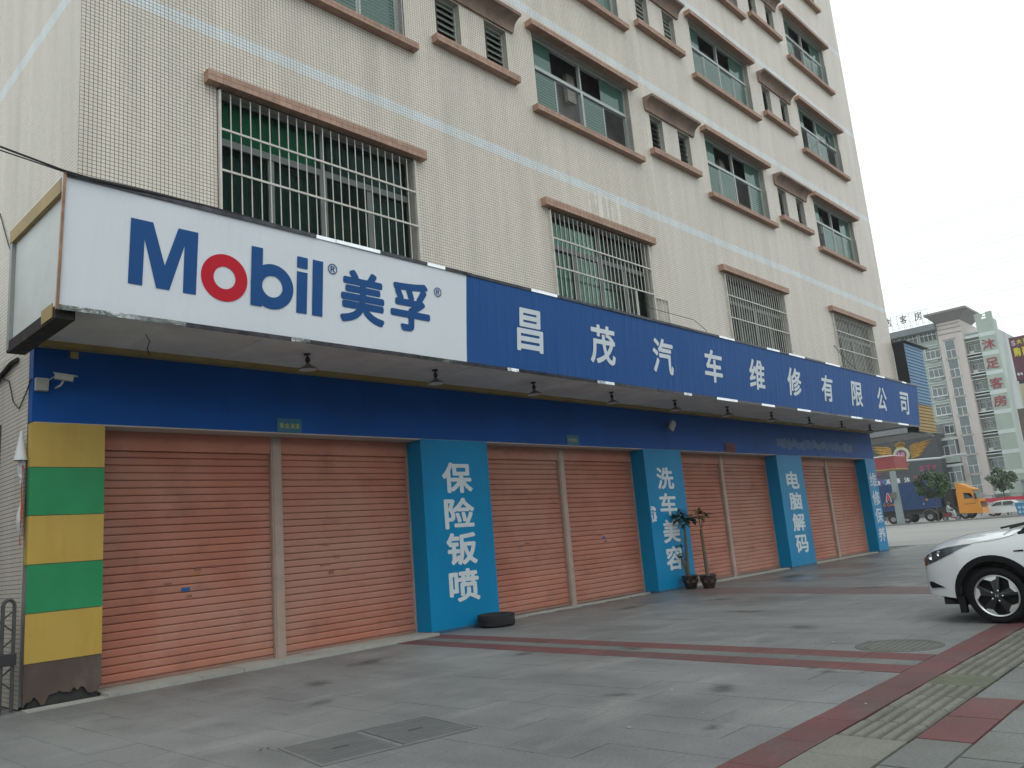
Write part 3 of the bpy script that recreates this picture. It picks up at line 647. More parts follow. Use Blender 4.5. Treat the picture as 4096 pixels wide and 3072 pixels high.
patch('sticker', 11.05, 1.27, .09, .05, M('blue_sticker', (.02,.10,.33), .5)); patch('sticker', 2.1, 1.28, .08, .03, M('orange_sticker', (.45,.16,.04), .5))
# door sills
for k, (xa, xb, yf) in enumerate(((.82,5.84,-.20),(7.41,12.38,.22),(13.95,19.01,.05),(20.65,25.76,.05))):
    b = MB(); n = 9 if k == 0 else 6
    for i in range(n):
        d = (xb-xa)/n; b.box(xa+d*i+.003, xa+d*(i+1)-.003, yf+random.uniform(-.006,.006), .55, -.02, (.045 if k == 0 else .03)+random.uniform(-.004,.004))
    b.build('door_sill', CONC, B)
MB().box(-.02,.82,-.22,.0,-.02,.012).build('door_sill', CONC, B)

# ================================================================== SIGN AND CANOPY
XL, XM, XRS = -.283, 5.386, 26.52
Z0, Z1, Y0, Y1 = 4.076, 5.457, -1.743, -1.872
def sp(x, s, off=0.0):    # point on the leaning sign face
    return (x, Y0+(Y1-Y0)*s-off, Z0+(Z1-Z0)*s)
def vinyl(name, col):
    mt = M(name, col, .55, .03, .8, spec=.2); N = mt.node_tree; n = N.nodes; L = N.links; b = n['Principled BSDF']
    geo = n.new('ShaderNodeNewGeometry'); hs_ = []
    for stx, scl, st in (((2.2,1,.25), 3.2, .35), ((.5,1,.45), 1.1, .5)):
        mp = n.new('ShaderNodeMapping'); mp.inputs['Scale'].default_value = stx; mp.inputs['Rotation'].default_value = (0, .25, 0); L.new(geo.outputs['Position'], mp.inputs[0])
        z = n.new('ShaderNodeTexNoise'); z.inputs['Scale'].default_value = scl; z.inputs['Detail'].default_value = 3; L.new(mp.outputs[0], z.inputs['Vector'])
        r = n.new('ShaderNodeMath'); r.operation = 'POWER'; r.inputs[1].default_value = 3; L.new(z.outputs['Fac'], r.inputs[0]); hs_.append(r.outputs[0])
    ad = n.new('ShaderNodeMath'); ad.operation = 'ADD'; L.new(hs_[0], ad.inputs[0]); L.new(hs_[1], ad.inputs[1])
    bp = n.new('ShaderNodeBump'); bp.inputs['Strength'].default_value = .30; bp.inputs['Distance'].default_value = .08
    L.new(ad.outputs[0], bp.inputs['Height']); L.new(bp.outputs[0], b.inputs['Normal']); return mt
SIGNW, SIGNB = vinyl('white_sign_vinyl', (.70,.745,.80)), vinyl('blue_sign_vinyl', (.010,.078,.27))
LOGOB = M('logo_blue_print', (.012,.078,.25), .55, .03, 2, spec=.2); LOGOR = M('logo_red_print', (.52,.012,.03), .55, .03, 2, spec=.2)
S = thing('shop_sign', 'long leaning sign board, white at left and royal blue beyond, over the shutters', 'sign', (0,0,0))
def banner(name, x0, x1, mat):
    b = MB(); nx = int((x1-x0)/.12); nz = 10
    for i in range(nx+1):
        for j in range(nz+1):
            x = x0+(x1-x0)*i/nx; s = j/nz; e = math.sin(math.pi*s)
            off = e*(.002*math.sin(x*2.1)+.0015*math.sin(x*5.3+s*3))
            b.v.append(sp(x, s, off))
    b.f = [(i*(nz+1)+j,(i+1)*(nz+1)+j,(i+1)*(nz+1)+j+1,i*(nz+1)+j+1) for i in range(nx) for j in range(nz)]
    return b.build(name, mat, S, smooth=True)
banner('white_banner', XL, XM, SIGNW); banner('blue_banner', XM, XRS, SIGNB)
OFF = .006
def flat(name, mat, pts, faces=None):
    b = MB(); b.add([sp(x, s, OFF) for x, s in pts], faces or [tuple(range(len(pts)))]); return b.build(name, mat, S)
flat('letter_m', LOGOB, [(.384,.787),(.623,.787),(.769,.453),(.907,.785),(1.14,.785),(1.137,.254),(.985,.254),(.983,.643),(.83,.256),(.685,.256),(.537,.638),(.534,.257),(.381,.257)],
     [(0,1,10,11,12),(1,2,9,10),(2,8,9),(2,3,7,8),(3,4,5,6,7)])
def ring(name, mat, cx, cs, rx, rs, ix, is_, a0=0, a1=360, n=48):
    pts = []; k = n if a1-a0 < 360 else n
    for i in range(k+1):
        t = math.radians(a0+(a1-a0)*i/k); pts.append((cx+rx*math.cos(t), cs+rs*math.sin(t)))
        pts.append((cx+ix*math.cos(t), cs+is_*math.sin(t)))
    return flat(name, mat, pts, [(2*i,2*i+2,2*i+3,2*i+1) for i in range(k)])
ring('letter_o', LOGOR, 1.476, .443, .290, .205, .136, .097)
bl = MB(); R_ = [(2.103+.29*math.cos(t), .444+.203*math.sin(t)) for t in [math.radians(-112+ (224)*i/30) for i in range(31)]]
I_ = [(2.103+.137*math.cos(t), .442+.098*math.sin(t)) for t in [math.radians(360*i/40) for i in range(41)]]
ring('letter_b', LOGOB, 2.100, .445, .292, .204, .139, .098); OFF += .0015; flat('letter_b_stem', LOGOB, [(1.81,.777),(1.96,.777),(1.962,.249),(1.811,.249)])
OFF -= .0015; flat('letter_i_dot', LOGOB, [(2.437,.776),(2.591,.776),(2.591,.67),(2.437,.67)]); flat('letter_i', LOGOB, [(2.437,.635),(2.592,.635),(2.589,.247),(2.438,.247)])
flat('letter_l', LOGOB, [(2.666,.776),(2.822,.776),(2.822,.247),(2.666,.247)])
def sgl(ch, x0, x1, s0, s1, mat, bold): return put_glyph('character', ch, mat, S, lambda u, v: sp(x0+(x1-x0)*u, s0+(s1-s0)*v, OFF), bold)
sgl('®', 2.896, 3.040, .675, .778, LOGOB, .006); sgl('®', 4.728, 4.872, .672, .776, LOGOB, .006)
sgl('美', 3.091, 3.825, .238, .765, LOGOB, .034); sgl('孚', 3.925, 4.652, .247, .772, LOGOB, .034)
for ch, (x0, x1) in zip('昌茂汽车维修有限公司', ((6.504,7.147),(8.433,9.185),(10.425,11.168),(12.407,13.174),(14.426,15.201),(16.429,17.232),(18.504,19.262),(20.593,21.43),(22.64,23.441),(24.695,25.50))):
    sgl(ch, x0, x1, .24, .762, LETTERW, .024)
# mirror-steel edging in lengths, slightly out of line with each other
random.seed(21); DARKREFL = M('dark_reflection_edging', (.05,.05,.06), .3, .6, 7, metal=.6)  # near-black lengths: the mirror's dark tree reflection painted in as colour
def trim(s0, s1, x0, x1, out):
    x = x0
    while x < x1-.05:
        bright = random.random() < (.25 if x < 15 else .55); e = min(x1, x+random.uniform(.25,.8) if bright else x+random.uniform(.5,1.6)); j = random.uniform(-.006,.006); b = MB()
        tl = random.uniform(-.25,.25)
        a = [sp(x,s0,.006+j),sp(e-.004,s0,.006+j),sp(e-.004,s1,.006+j),sp(x,s1,.006+j)]
        c = [tuple(Vector(p)+Vector((0,-.012-(tl*.012 if i > 1 else 0),0))) for i, p in enumerate(a)]
        b.hexa(a, c); b.build('mirror_edging', CHROME if bright else DARKREFL, S); x = e
trim(-.025, .012, XL, XRS, 0); trim(.988, 1.022, XL, XRS, 0)
b = MB(); b.hexa([sp(XL-.03,-.025,.0),sp(XL-.002,-.025,.0),sp(XL-.002,1.02,.0),sp(XL-.03,1.02,.0)],[sp(XL-.03,-.025,.03),sp(XL-.002,-.025,.03),sp(XL-.002,1.02,.03),sp(XL-.03,1.02,.03)]); b.build('rusty_edging', M('rusty_mirror_edging', (.30,.17,.11), .35, .3, 5, metal=.5), S)
bb = MB(); bb.hexa([sp(XL+.01,0,-.06),sp(XRS-.01,0,-.06),sp(XRS-.01,1,-.06),sp(XL+.01,1,-.06)],[sp(XL+.01,0,-.012),sp(XRS-.01,0,-.012),sp(XRS-.01,1,-.012),sp(XL+.01,1,-.012)]); bb.build('backing_frame', GREYMET, S)

K = thing('canopy', 'shallow boxed canopy with white soffit and ochre trim behind the sign', 'canopy', (0,0,0))
SOF = 4.15
SOFM = M('soffit_board', (.72,.72,.69), .75, .08, 1.5, dirt=(.50,.49,.45), dsc=.9, dlo=.45, dhi=.7, rand=.06)
x = -.22; random.seed(2)
while x < 26.3:
    e = min(26.45, x+1.22); g_ = random.choice((.003,.003,.004,.012)); sag = random.uniform(-.008,.004)
    b = MB(); b.hexa([(x+g_,-1.66,SOF+sag),(e-g_,-1.66,SOF+random.uniform(-.008,.004)),(e-g_,-.14,SOF),(x+g_,-.14,SOF)],[(x+g_,-1.66,SOF+.012+sag),(e-g_,-1.66,SOF+.016),(e-g_,-.14,SOF+.012),(x+g_,-.14,SOF+.012)]); b.build('soffit_board', SOFM, K); x = e
x = .0
while x < 26.5:
    e = min(26.6, x+2.44); b = MB(); b.box(x+.003,e-.003,-.14,-.125,4.088,SOF+.0); b.box(x+.003,e-.003,-.125,-.004,4.088,4.096); b.build('ochre_trim', YELTRIM, K); x = e
MB().box(-.2,26.45,-1.70,-.13,SOF+.03,SOF+.05).build('deck', GREYMET, K)
b = MB(); b.box(-.24,26.48,-1.725,-1.665,4.085,4.135); b.build('edge_beam', M('weathered_timber', (.20,.165,.13), .8, .2, 4), K)
MB().box(-.24,26.5,-1.80,-1.02,5.40,5.43).build('top_sheet', GREYMET, K)
# left end of the canopy: white board in an ochre and grey frame
b = MB(); b.hexa([(-.25,-1.72,4.12),(-.25,-.10,4.12),(-.25,-.10,5.30),(-.25,-1.84,5.30)],[(-.235,-1.72,4.12),(-.235,-.10,4.12),(-.235,-.10,5.30),(-.235,-1.84,5.30)]); b.build('end_board', WHITEP, K)
MB().box(-.300,-.22,-1.80,-.02,5.30,5.46).build('end_top_rail', YELTRIM, K); MB().box(-.295,-.21,-.10,-.02,4.0,5.30).build('end_post', GREYMET, K)
MB().box(-.29,-.10,-1.68,-.02,3.97,4.10).build('end_bottom_beam', M('black_mould', (.022,.02,.018), .95, .4, 8, dirt=(.10,.09,.07), dsc=4, dlo=.55, dhi=.75), K); MB().box(-.303,-.295,-1.62,-1.28,3.99,4.14).build('loose_trim', YELTRIM, K)
MB().box(-.30,-.27,-1.86,-1.78,5.30,5.5).build('bracket', WHITEP, K)
MB().box(26.44,26.47,-1.72,-.02,4.10,5.4).build('end_board', WHITEP, K)

# pendant lamps under the soffit
SHADE = M('lamp_enamel', (.20,.18,.17), .5, .2, 8, dirt=(.10,.08,.06), dsc=8); SHADEIN = M('lamp_inner_enamel', (.55,.55,.52), .5)
def lamp(x, y, label):
    T = thing('pendant_lamp', label, 'lamp', (x, y, SOF), 'pendant lamps under the canopy')
    MB().lathe([(0,0),(.05,0),(.045,-.02),(.012,-.028),(.012,-.045),(0,-.045)], (0,0,0), n=14).build('ceiling_rose', DARKMET, T, True)
    MB().lathe([(0,-.04),(.018,-.045),(.032,-.065),(.032,-.085),(.038,-.09),(.03,-.115),(.018,-.13),(0,-.13)], (0,0,0), n=14).build('lamp_holder', DARKMET, T, True)
    sh = MB().lathe([(.018,-.125),(.03,-.15),(.06,-.175),(.10,-.195),(.135,-.225),(.137,-.232),(.131,-.230),(.095,-.203),(.05,-.18)], (0,0,0), n=24).build('lamp_shade', SHADE, T, True)
    MB().lathe([(.131,-.2285),(.05,-.20),(0,-.195)], (0,0,0), n=24).build('reflector', SHADEIN, sh, True)
    T.rotation_euler = (random.uniform(-.05,.05), random.uniform(-.05,.05), random.uniform(0,6))
ordn = ['first','second','third','fourth','fifth','sixth','seventh','eighth','ninth','tenth']
for i in range(10):
    lamp(3.12+2.335*i, -.93, f'dusty pendant lamp under the canopy, {ordn[i]} counted from the left end')

# ================================================================== FITTINGS ON THE SHOP FRONT
PLATEM = M('teal_plate', (.012,.13,.22), .5, .06, 4); PLATEY = M('yellow_plate_text', (.42,.42,.10), .6, .05, 4)
def plate(x0, x1, z0, z1, txt, rng, label):
    T = thing('small_plate', label, 'sign', ((x0+x1)/2, 0, z0)); ox = (x0+x1)/2
    MB().box(x0-ox, x1-ox, -.010, -.002, 0, z1-z0).build('plate', PLATEM, T)
    a, b_, c, d = rng; n = len(txt); w_ = (b_-a)/n
    for i, ch in enumerate(txt):
        xa = a+w_*i+.08*w_; xb = a+w_*(i+1)-.08*w_
        put_glyph('character', ch, PLATEY, T, lambda u, v: (xa+(xb-xa)*u-ox, -.012, c+(d-c)*v-z0), .02)
plate(3.163, 3.57, 3.20, 3.40, '钣金油漆', (3.20,3.54,3.256,3.335), 'small teal plate with yellow lettering above the leftmost shutter post')
plate(9.70, 10.09, 3.20, 3.405, '机修内', (9.75,10.04,3.265,3.34), 'small teal plate with yellow lettering above the second shutter post')
T = thing('red_plaque', 'small dull red plaque above the third shutter post', 'plaque', (16.4,0,3.2)); MB().box(-.26,.26,-.02,-.002,0,.235).build('plate', M('dull_red', (.16,.02,.022), .6, .2, 8), T); MB().box(-.20,.20,-.023,-.02,.05,.17).build('inset', M('dark_red', (.09,.012,.014), .6, .4, 20), T)
T = thing('wall_floodlight', 'pale rounded floodlight tilted out from the blue fascia', 'floodlight', (13.5,0,3.74))
b = MB(); pts = []
for cx_, cz_, a0 in ((.075,.075,0),(-.075,.075,90),(-.075,-.075,180),(.075,-.075,270)):
    for k in range(5): t = math.radians(a0+22.5*k); pts.append((cx_+.035*math.cos(t), 0, cz_+.035*math.sin(t)))
b.prism(pts, (0,.05,0)); hd = b.build('lamp_head', M('pale_plastic', (.42,.44,.43), .5), T); hd.location = (0,-.17,0); hd.rotation_euler = (.35,.30,.2)
MB().tube((0,-.13,.0),(0,-.003,.02),.018,.018,8).build('bracket', DARKMET, T)
T = thing('security_camera', 'white bullet security camera on the blue fascia beside its junction box', 'camera', (.26,0,3.65))
b = MB(); b.box(-.10,.10,-.032,.032,-.032,.032); cb = b.build('housing', M('cream_plastic', (.48,.47,.42), .5, .08, 6), T); cb.location = (.02,-.17,.055); cb.rotation_euler = (0,.16,-.35)
h2 = MB(); h2.box(-.12,.135,-.038,.038,.033,.041); h2.build('sun_shield', M('cream_plastic', (.48,.47,.42), .5), cb); MB().tube((.098,0,0),(.104,0,0),.027,.027,14).build('lens', CABLE, cb)
MB().path([(.02,-.16,.02),(.0,-.12,-.03),(-.02,-.004,-.045)], .012, 8).build('mount', M('cream_plastic', (.48,.47,.42), .5), T)
MB().path([(-.08,-.15,.06),(-.13,-.12,.02),(-.12,-.08,-.05),(-.14,-.04,-.10)], .005, 5).build('lead', M('cream_plastic', (.48,.47,.42), .5), T)
T = tag(MB().box(.015,.145,-.07,-.002,3.555,3.705).build('junction_box', M('grey_plastic', (.42,.43,.40), .55, .08, 6)), 'square grey junction box at the left end of the blue fascia', 'junction box')
tag(MB().box(.39,.48,-.03,.004,3.99,4.07).build('socket_box', M('ochre_plastic', (.38,.29,.13), .6, .1, 6)), 'little ochre socket box just under the canopy trim', 'socket box')
tag(MB().path([(.93,-.9,SOF),(1.0,-.85,SOF-.07),(.99,-.8,SOF-.15),(1.03,-.78,SOF-.23)], .006, 5).build('loose_wire', CABLE), 'loose black wire dangling from the canopy soffit', 'wire')
# overhead cable coming in from the left, then lying along the top of the sign
def sag(a, b, d, n=10): return [tuple(Vector(a).lerp(Vector(b), i/n)-Vector((0,0,d*4*(i/n)*(1-i/n)))) for i in range(n+1)]
tag(MB().path(sag((-7.0,-1.5,7.1),(-.32,-1.93,5.475),.12)+sag((-.32,-1.93,5.475),(.55,-1.90,5.485),.01)+sag((.55,-1.90,5.485),(2.6,-1.86,5.475),-.02), .011, 6).build('overhead_cable', CABLE), 'black cable coming in from the left to the sign top', 'cable')
tag(MB().path(sag((-7.0,-1.4,7.0),(-.30,-1.89,5.48),.16)+sag((-.30,-1.89,5.48),(1.5,-1.86,5.50),-.02), .007, 6).build('overhead_cable', CABLE), 'thinner black cable running just beside the cable to the sign top', 'cable')
tag(MB().path([(XC-.015,3.0,6.9),(XC-.015,2.1,6.55),(XC-.015,1.6,5.9),(XC-.015,1.0,5.3),(XC-.012,.55,4.6)], .008, 5).build('wall_cable', CABLE), 'black cable drooping down the tiled side wall', 'cable')
tag(MB().path([(-.002-.012,2.4,4.6),(-.002-.012,1.5,4.05),(-.002-.03,1.2,3.95),(-.002-.012,.9,3.85),(-.002-.012,.7,3.55),(-.002-.012,.45,3.42),(-.002-.012,.18,3.58),(-.008,.05,3.70),(.02,-.005,3.71)], .007, 5).build('camera_lead', CABLE), 'thin cable looping on the side wall to the camera box', 'cable')
tag(MB().path([(-.002-.02,2.2,3.75),(-.002-.03,1.3,3.96),(-.002-.03,.75,4.05),(-.002-.02,.55,4.05)], .03, 6).build('sooty_pipe', M('black_mould', (.022,.02,.018), .95, .4, 8)), 'sooty black pipe stub on the side wall below the canopy', 'pipe')
tag(MB().path([(11.55,YW-.02,6.32),(11.6,YW-.12,6.1),(12.75,-1.5,5.9),(12.8,-1.75,5.6),(12.6,-1.85,5.48)], .006, 5).build('loose_wire', CABLE), 'thin black wire curling above the blue sign near the open grille flap', 'wire')
tag(MB().path([(22.2,YW-.04,6.52),(21.75,-1.1,6.5),(21.4,-1.3,6.3),(21.35,-1.6,5.8),(21.4,-1.85,5.46)], .008, 5).build('loose_wire', CABLE), 'black wire arching from the last barred window to the sign', 'wire')
# torn vinyl banner hanging on the corner pillar
T = thing('torn_banner', 'torn white and orange vinyl strip hanging at the corner pillar', 'banner', (-.03,.06,1.9))
b = MB(); n = 14; random.seed(8)
for i in range(n+1):
    z = .98*i/n; wv = .10*(1-abs(i/n-.6))+.04; b.v += [(-.02-.02*math.sin(i), .02, z),(-.02-.03*math.sin(i*.7), .02+wv, z)]
b.f = [(2*i,2*i+1,2*i+3,2*i+2) for i in range(n)]; b.build('white_strip', M('white_vinyl', (.62,.64,.66), .6), T)
b = MB(); b.v = []
for i in range(11):
    z = -.12+1.0*i/11; b.v += [(-.028-.01*math.sin(i), -.02, z),(-.03, .03+.01*math.sin(i*2), z)]
b.f = [(2*i,2*i+1,2*i+3,2*i+2) for i in range(10)]; b.build('orange_strip', M('orange_vinyl', (.52,.09,.02), .6, .3, 6, dirt=(.6,.6,.6), dsc=6, dlo=.6, dhi=.62, damt=1), T)
b = MB(); b.lathe([(.012,1.20),(.05,.98),(.075,.85)], (-.04,.06,0), n=12); b.build('curled_flap', M('white_vinyl', (.62,.64,.66), .6), T, True)
# folding gate at the left edge
T = thing('folding_gate', 'tarnished folding metal gate with arched tops at the left of the pillar', 'gate', (-.16,-.06,0))
DARKSTEEL = M('dull_dark_steel', (.07,.07,.068), .5, .2, 6, metal=.3)
for k in range(6):
    x = -.02-.16*k; b = MB(); arc = [(x+.055*math.cos(t), .02*k, 1.12+.075*math.sin(t)) for t in [math.pi*i/8 for i in range(9)]]
    b.path([(x+.055,.02*k,.02)]+arc+[(x-.055,.02*k,.02)], .02, 7); b.build('arched_post', DARKSTEEL, T)
b = MB(); 
for k in range(6):
    x = -.02-.16*k
    for z in (.25,.55,.85): b.tube((x+.05,.02*k-.02,z),(x-.21,.02*k,z+.22),.009,.009,5); b.tube((x+.05,.02*k+.02,z+.22),(x-.21,.02*k+.02,z),.009,.009,5)
b.build('lattice', DARKSTEEL, T); MB().box(-.95,.06,-.04,.12,.5,.62).build('lock_rail', DARKMET, T)

# ================================================================== THINGS ON THE FORECOURT
# tyre lying flat
T = thing('tyre', 'worn black tyre lying flat at the foot of the first lettered pillar', 'tyre', (6.98,-.34,0))
pr = [(.20,.03),(.235,.012),(.28,.006),(.305,.02),(.314,.05),(.314,.085),(.308,.088),(.308,.093),(.315,.096),(.315,.125),(.309,.128),(.309,.133),(.314,.136),(.314,.165),(.305,.195),(.28,.208),(.235,.202),(.20,.185),(.19,.17),(.225,.15),(.24,.107),(.225,.065),(.19,.045)]
autosmooth(MB().lathe(pr, (0,0,0), n=56, close=True).build('carcass', BLACKR, T), 50)
tr = MB()
for i in range(64):
    t0 = 2*math.pi*i/64
    for z in (.025,.14):
        a = [(.3165*math.cos(t0+d), .3165*math.sin(t0+d)) for d in (0,.055)]; c = [(.300*math.cos(t0+d), .300*math.sin(t0+d)) for d in (0,.055)]
        tr.hexa([(*a[0],z+.02),(*a[1],z+.03),(*c[1],z+.03),(*c[0],z+.02)],[(*a[0],z+.05),(*a[1],z+.06),(*c[1],z+.06),(*c[0],z+.05)])
stuff(tr.build('tread_blocks', BLACKR, T))

# two potted trees by the car-wash pillar
POTM = M('dark_glazed_pot', (.022,.014,.012), .25, .3, 5, coat=.3); POTD = M('pot_diamond', (.12,.085,.06), .4, .2, 20)
BARK = M('grey_green_bark', (.115,.105,.075), .85, .2, 12, bump=.4, bsc=40, dirt=(.06,.06,.035), dsc=9); LEAF = M('dark_leaf', (.022,.062,.028), .45, .3, 9, island=.35); LEAFP = M('yellowing_leaf', (.085,.10,.035), .5, .3, 9, island=.35)
SOIL = M('pot_soil', (.03,.025,.02), .95, .2, 10)
def leaf(b, p, d, L_, W_):
    d = Vector(d).normalized(); sdv = d.cross(Vector((0,0,1)));
    if sdv.length < .05: sdv = Vector((1,0,0))
    sdv.normalize(); p = Vector(p); dr = Vector((0,0,-.18*L_))
    b.add([p, p+d*L_*.35+sdv*W_, p+d*L_*.7+sdv*W_*.8+dr*.4, p+d*L_+dr, p+d*L_*.7-sdv*W_*.8+dr*.4, p+d*L_*.35-sdv*W_], [(0,1,2,3),(0,3,4,5)])
def potted(x, y, label, trunks, rosettes, leafmat, seed):
    random.seed(seed); T = thing('potted_tree', label, 'potted plant', (x, y, 0))
    pot = MB().lathe([(0,0),(.115,0),(.125,.03),(.145,.09),(.172,.17),(.182,.25),(.180,.27),(.196,.275),(.199,.295),(.186,.30),(.172,.285),(.165,.27),(0,.27)], (0,0,0), n=32).build('pot', POTM, T, True)
    for k in range(8):
        t = 2*math.pi*k/8+.2; c = Vector((.176*math.cos(t), .176*math.sin(t), .17)); tv = Vector((-math.sin(t), math.cos(t), 0)); zv = Vector((math.cos(t)*.012, math.sin(t)*.012, .045))
        MB().add([c-tv*.04+zv*0+Vector((math.cos(t),math.sin(t),0))*.004, c-zv+Vector((math.cos(t),math.sin(t),0))*.004, c+tv*.04+Vector((math.cos(t),math.sin(t),0))*.004, c+zv+Vector((math.cos(t),math.sin(t),0))*.004], [(0,1,2,3)]).build('diamond_motif', POTD, pot)
    MB().lathe([(.0,.262),(.168,.262)], (0,0,0), n=24).build('soil', SOIL, T)
    for pts, r0, r1 in trunks:
        b = MB(); k = len(pts)-1
        for i, (a, c) in enumerate(zip(pts, pts[1:])):
            b.tube(a, c, r0+(r1-r0)*i/k, r0+(r1-r0)*(i+1)/k, 10)
        autosmooth(b.build('trunk', BARK, T), 60)
    st = MB(); lv = MB()
    for (cx_, cy_, cz_), base, n, L_ in rosettes:
        st.path([base, ((cx_+base[0])/2+random.uniform(-.02,.02), (cy_+base[1])/2, (cz_+base[2])/2), (cx_,cy_,cz_)], .006, 5)
        for i in range(n):
            a = 2*math.pi*i/n+random.uniform(-.3,.3); el = random.uniform(-.8,.6)
            leaf(lv, (cx_+random.uniform(-.04,.04),cy_+random.uniform(-.04,.04),cz_+random.uniform(-.06,.06)), (math.cos(a)*math.cos(el), math.sin(a)*math.cos(el), math.sin(el)), L_*random.uniform(.7,1.15), L_*random.uniform(.17,.26))
    st.build('twigs', BARK, T); stuff(lv.build('foliage', leafmat, T))
rs = lambda c, base, n, L: (c, base, n, L)
potted(13.32,-.24, 'taller forked potted tree with dark leaves in front of the car-wash pillar',
       [([(.0,.04,.25),(.0,.03,.62),(-.01,.0,.95),(.0,-.01,1.32)], .042, .028), ([(.0,.06,.25),(.0,.09,.45),(.01,.17,.66)], .04, .03)],
       [((0,.12,1.62),(0,0,1.32),13,.24),((.02,-.06,1.58),(0,0,1.32),12,.22),((.0,-.20,1.55),(0,0,1.32),12,.22),((0,.22,1.66),(0,0,1.32),8,.2),((0,.04,1.72),(0,0,1.32),10,.2),((0,-.03,1.47),(0,0,1.32),8,.2),((.0,.20,.74),(.01,.17,.66),7,.12),((.02,.11,.72),(.01,.17,.66),6,.11),((.0,.17,1.0),(0,.1,.72),7,.12)], LEAF, 4)
potted(13.30,-.71, 'single-stemmed potted tree with sparse yellowing leaves standing before the shutter',
       [([(0,.0,.25),(.0,.01,.55),(.0,.02,.9),(.0,.03,1.29)], .046, .032)],
       [((0,-.06,1.66),(0,.02,1.29),10,.17),((.03,.06,1.62),(0,.03,1.29),9,.16),((0,-.15,1.62),(0,.02,1.29),9,.16),((-.02,.02,1.72),(0,.03,1.29),8,.15)], LEAFP, 9)

# iron covers and manhole
IRON = M('cast_iron_cover', (.105,.11,.11), .6, .15, 6, bump=.3, bsc=60, dirt=(.14,.14,.13), dsc=2.5, dlo=.5, dhi=.75)
T = thing('utility_cover', 'pair of dark square utility covers set side by side in the paving', 'utility cover', (.96,-5.1,0)); T.rotation_euler = (0,0,-.17)
for s in (-1, 1):
    cvb = MB(); cvb.box(s*.31-.285, s*.31+.285, -.36,.36,-.01,.006); cv = cvb.build('cover_plate', IRON, T)
    rib = MB()
    for k in range(9): rib.box(s*.31-.24, s*.31+.24, -.305+.07*k,-.285+.07*k,.005,.0072)
    rib.build('tread_ribs', IRON, cv); MB().box(s*.31-.06,s*.31+.06,-.012,.012,.009,.011).build('lifting_slot', JOINT, cv)
fr = MB(); fr.box(-.63,.63,-.40,-.365,-.01,.008); fr.box(-.63,.63,.365,.40,-.01,.008); fr.box(-.63,-.60,-.365,.365,-.01,.008); fr.box(.60,.63,-.365,.365,-.01,.008); fr.build('frame', M('cover_frame', (.15,.155,.15), .6, .15, 6), T)
T = thing('manhole_cover', 'round weathered manhole cover near the red footpath edging', 'manhole cover', (5.93,-7.19,0))
MB().lathe([(0,.004),(.345,.004),(.35,-.01)], (0,0,0), n=48).build('cover_plate', M('weathered_concrete_cover', (.125,.13,.118), .8, .15, 6, bump=.3, bsc=50, dirt=(.07,.072,.06), dsc=3), T); MB().lathe([(.355,-.01),(.36,.005),(.42,.005),(.43,-.01)], (0,0,0), n=48).build('ring_frame', M('cover_ring', (.095,.10,.09), .7, .2, 6), T)
rb = MB()
for k in range(-4,5):
    hw = math.sqrt(max(.01,.33**2-(k*.07)**2)); rb.box(-hw,hw,k*.07-.01,k*.07+.01,.003,.008)
rb.build('ribs', M('weathered_concrete_cover', (.125,.13,.118), .8), T)
# litter: scraps of paper, dead leaves
random.seed(17); lt = MB(); ld = MB()
for k in range(46):
    x, y = random.uniform(0,12), random.uniform(-9.3,-.4); r = random.uniform(.006,.02); a = random.uniform(0,6); b = lt if k % 2 else ld
    b.add([(x+r*math.cos(a+q*1.57+random.uniform(-.3,.3)), y+r*math.sin(a+q*1.57), .006+random.uniform(0,.006)) for q in range(4)], [(0,1,2,3)])
stuff(lt.build('paper_litter', M('litter_paper', (.36,.375,.37), .8))); stuff(ld.build('leaf_litter', M('litter_leaf', (.05,.035,.02), .9)))

# ---------------------------------------------------------------- white car, nose towards the shop
CX, NY = 8.52, -6.93
PAINT = M('white_car_paint', (.66,.69,.70), .32, .015, 1, coat=.9); BLACKP = M('black_plastic', (.007,.007,.008), .7, .15, 20, spec=.2); CARTYRE = M('car_tyre_rubber', (.008,.008,.009), .8, .15, 12, spec=.2); CHR = M('bright_chrome', (.75,.76,.78), .15, .02, 2, metal=1)
ALLOY = M('machined_alloy', (.60,.63,.62), .28, .04, 4, metal=.85); BLKGL = M('gloss_black_alloy', (.012,.013,.014), .25, .1, 4); CGLASS = glass('car_glass', (.12,.15,.15), .02, .02, .6, (.008,.01,.01)); LAMPG = M('headlight_glass', (.05,.065,.075), .08, .5, 16, coat=1.0); CARD = M('car_inside', (.02,.02,.02), .8)
def interp(tab, u):
    if u <= tab[0][0]: return tab[0][1]
    for (a, p), (b, q) in zip(tab, tab[1:]):
        if u <= b: 
            t = (u-a)/(b-a); return p+(q-p)*t
    return tab[-1][1]
PLAN = [(0,.52),(.02,.61),(.05,.68),(.10,.74),(.18,.795),(.30,.835),(.45,.86),(.65,.872),(.9,.883),(1.6,.885),(3.3,.885),(3.8,.86),(4.1,.80),(4.25,.70),(4.29,.60)]
EDGE = [(0,.70),(.03,.748),(.08,.785),(.15,.815),(.25,.845),(.45,.885),(.7,.918),(1.0,.955),(1.3,.985),(2.2,1.01),(3.4,1.04),(4.1,1.05),(4.29,.98)]
CROWN = [(0,.07),(.1,.10),(.4,.105),(1.0,.085),(1.3,.06),(4.29,.03)]
Q = [(.15,.93),(.28,.965),(.40,.985),(.55,1.0),(.68,.998),(.80,.985),(.88,.96),(.95,.925),(1.06,.88)]
def xh(u, z): return interp(PLAN, u)*interp(Q, z)
WC = (.81, 3.42); WR = .312; AR = .385
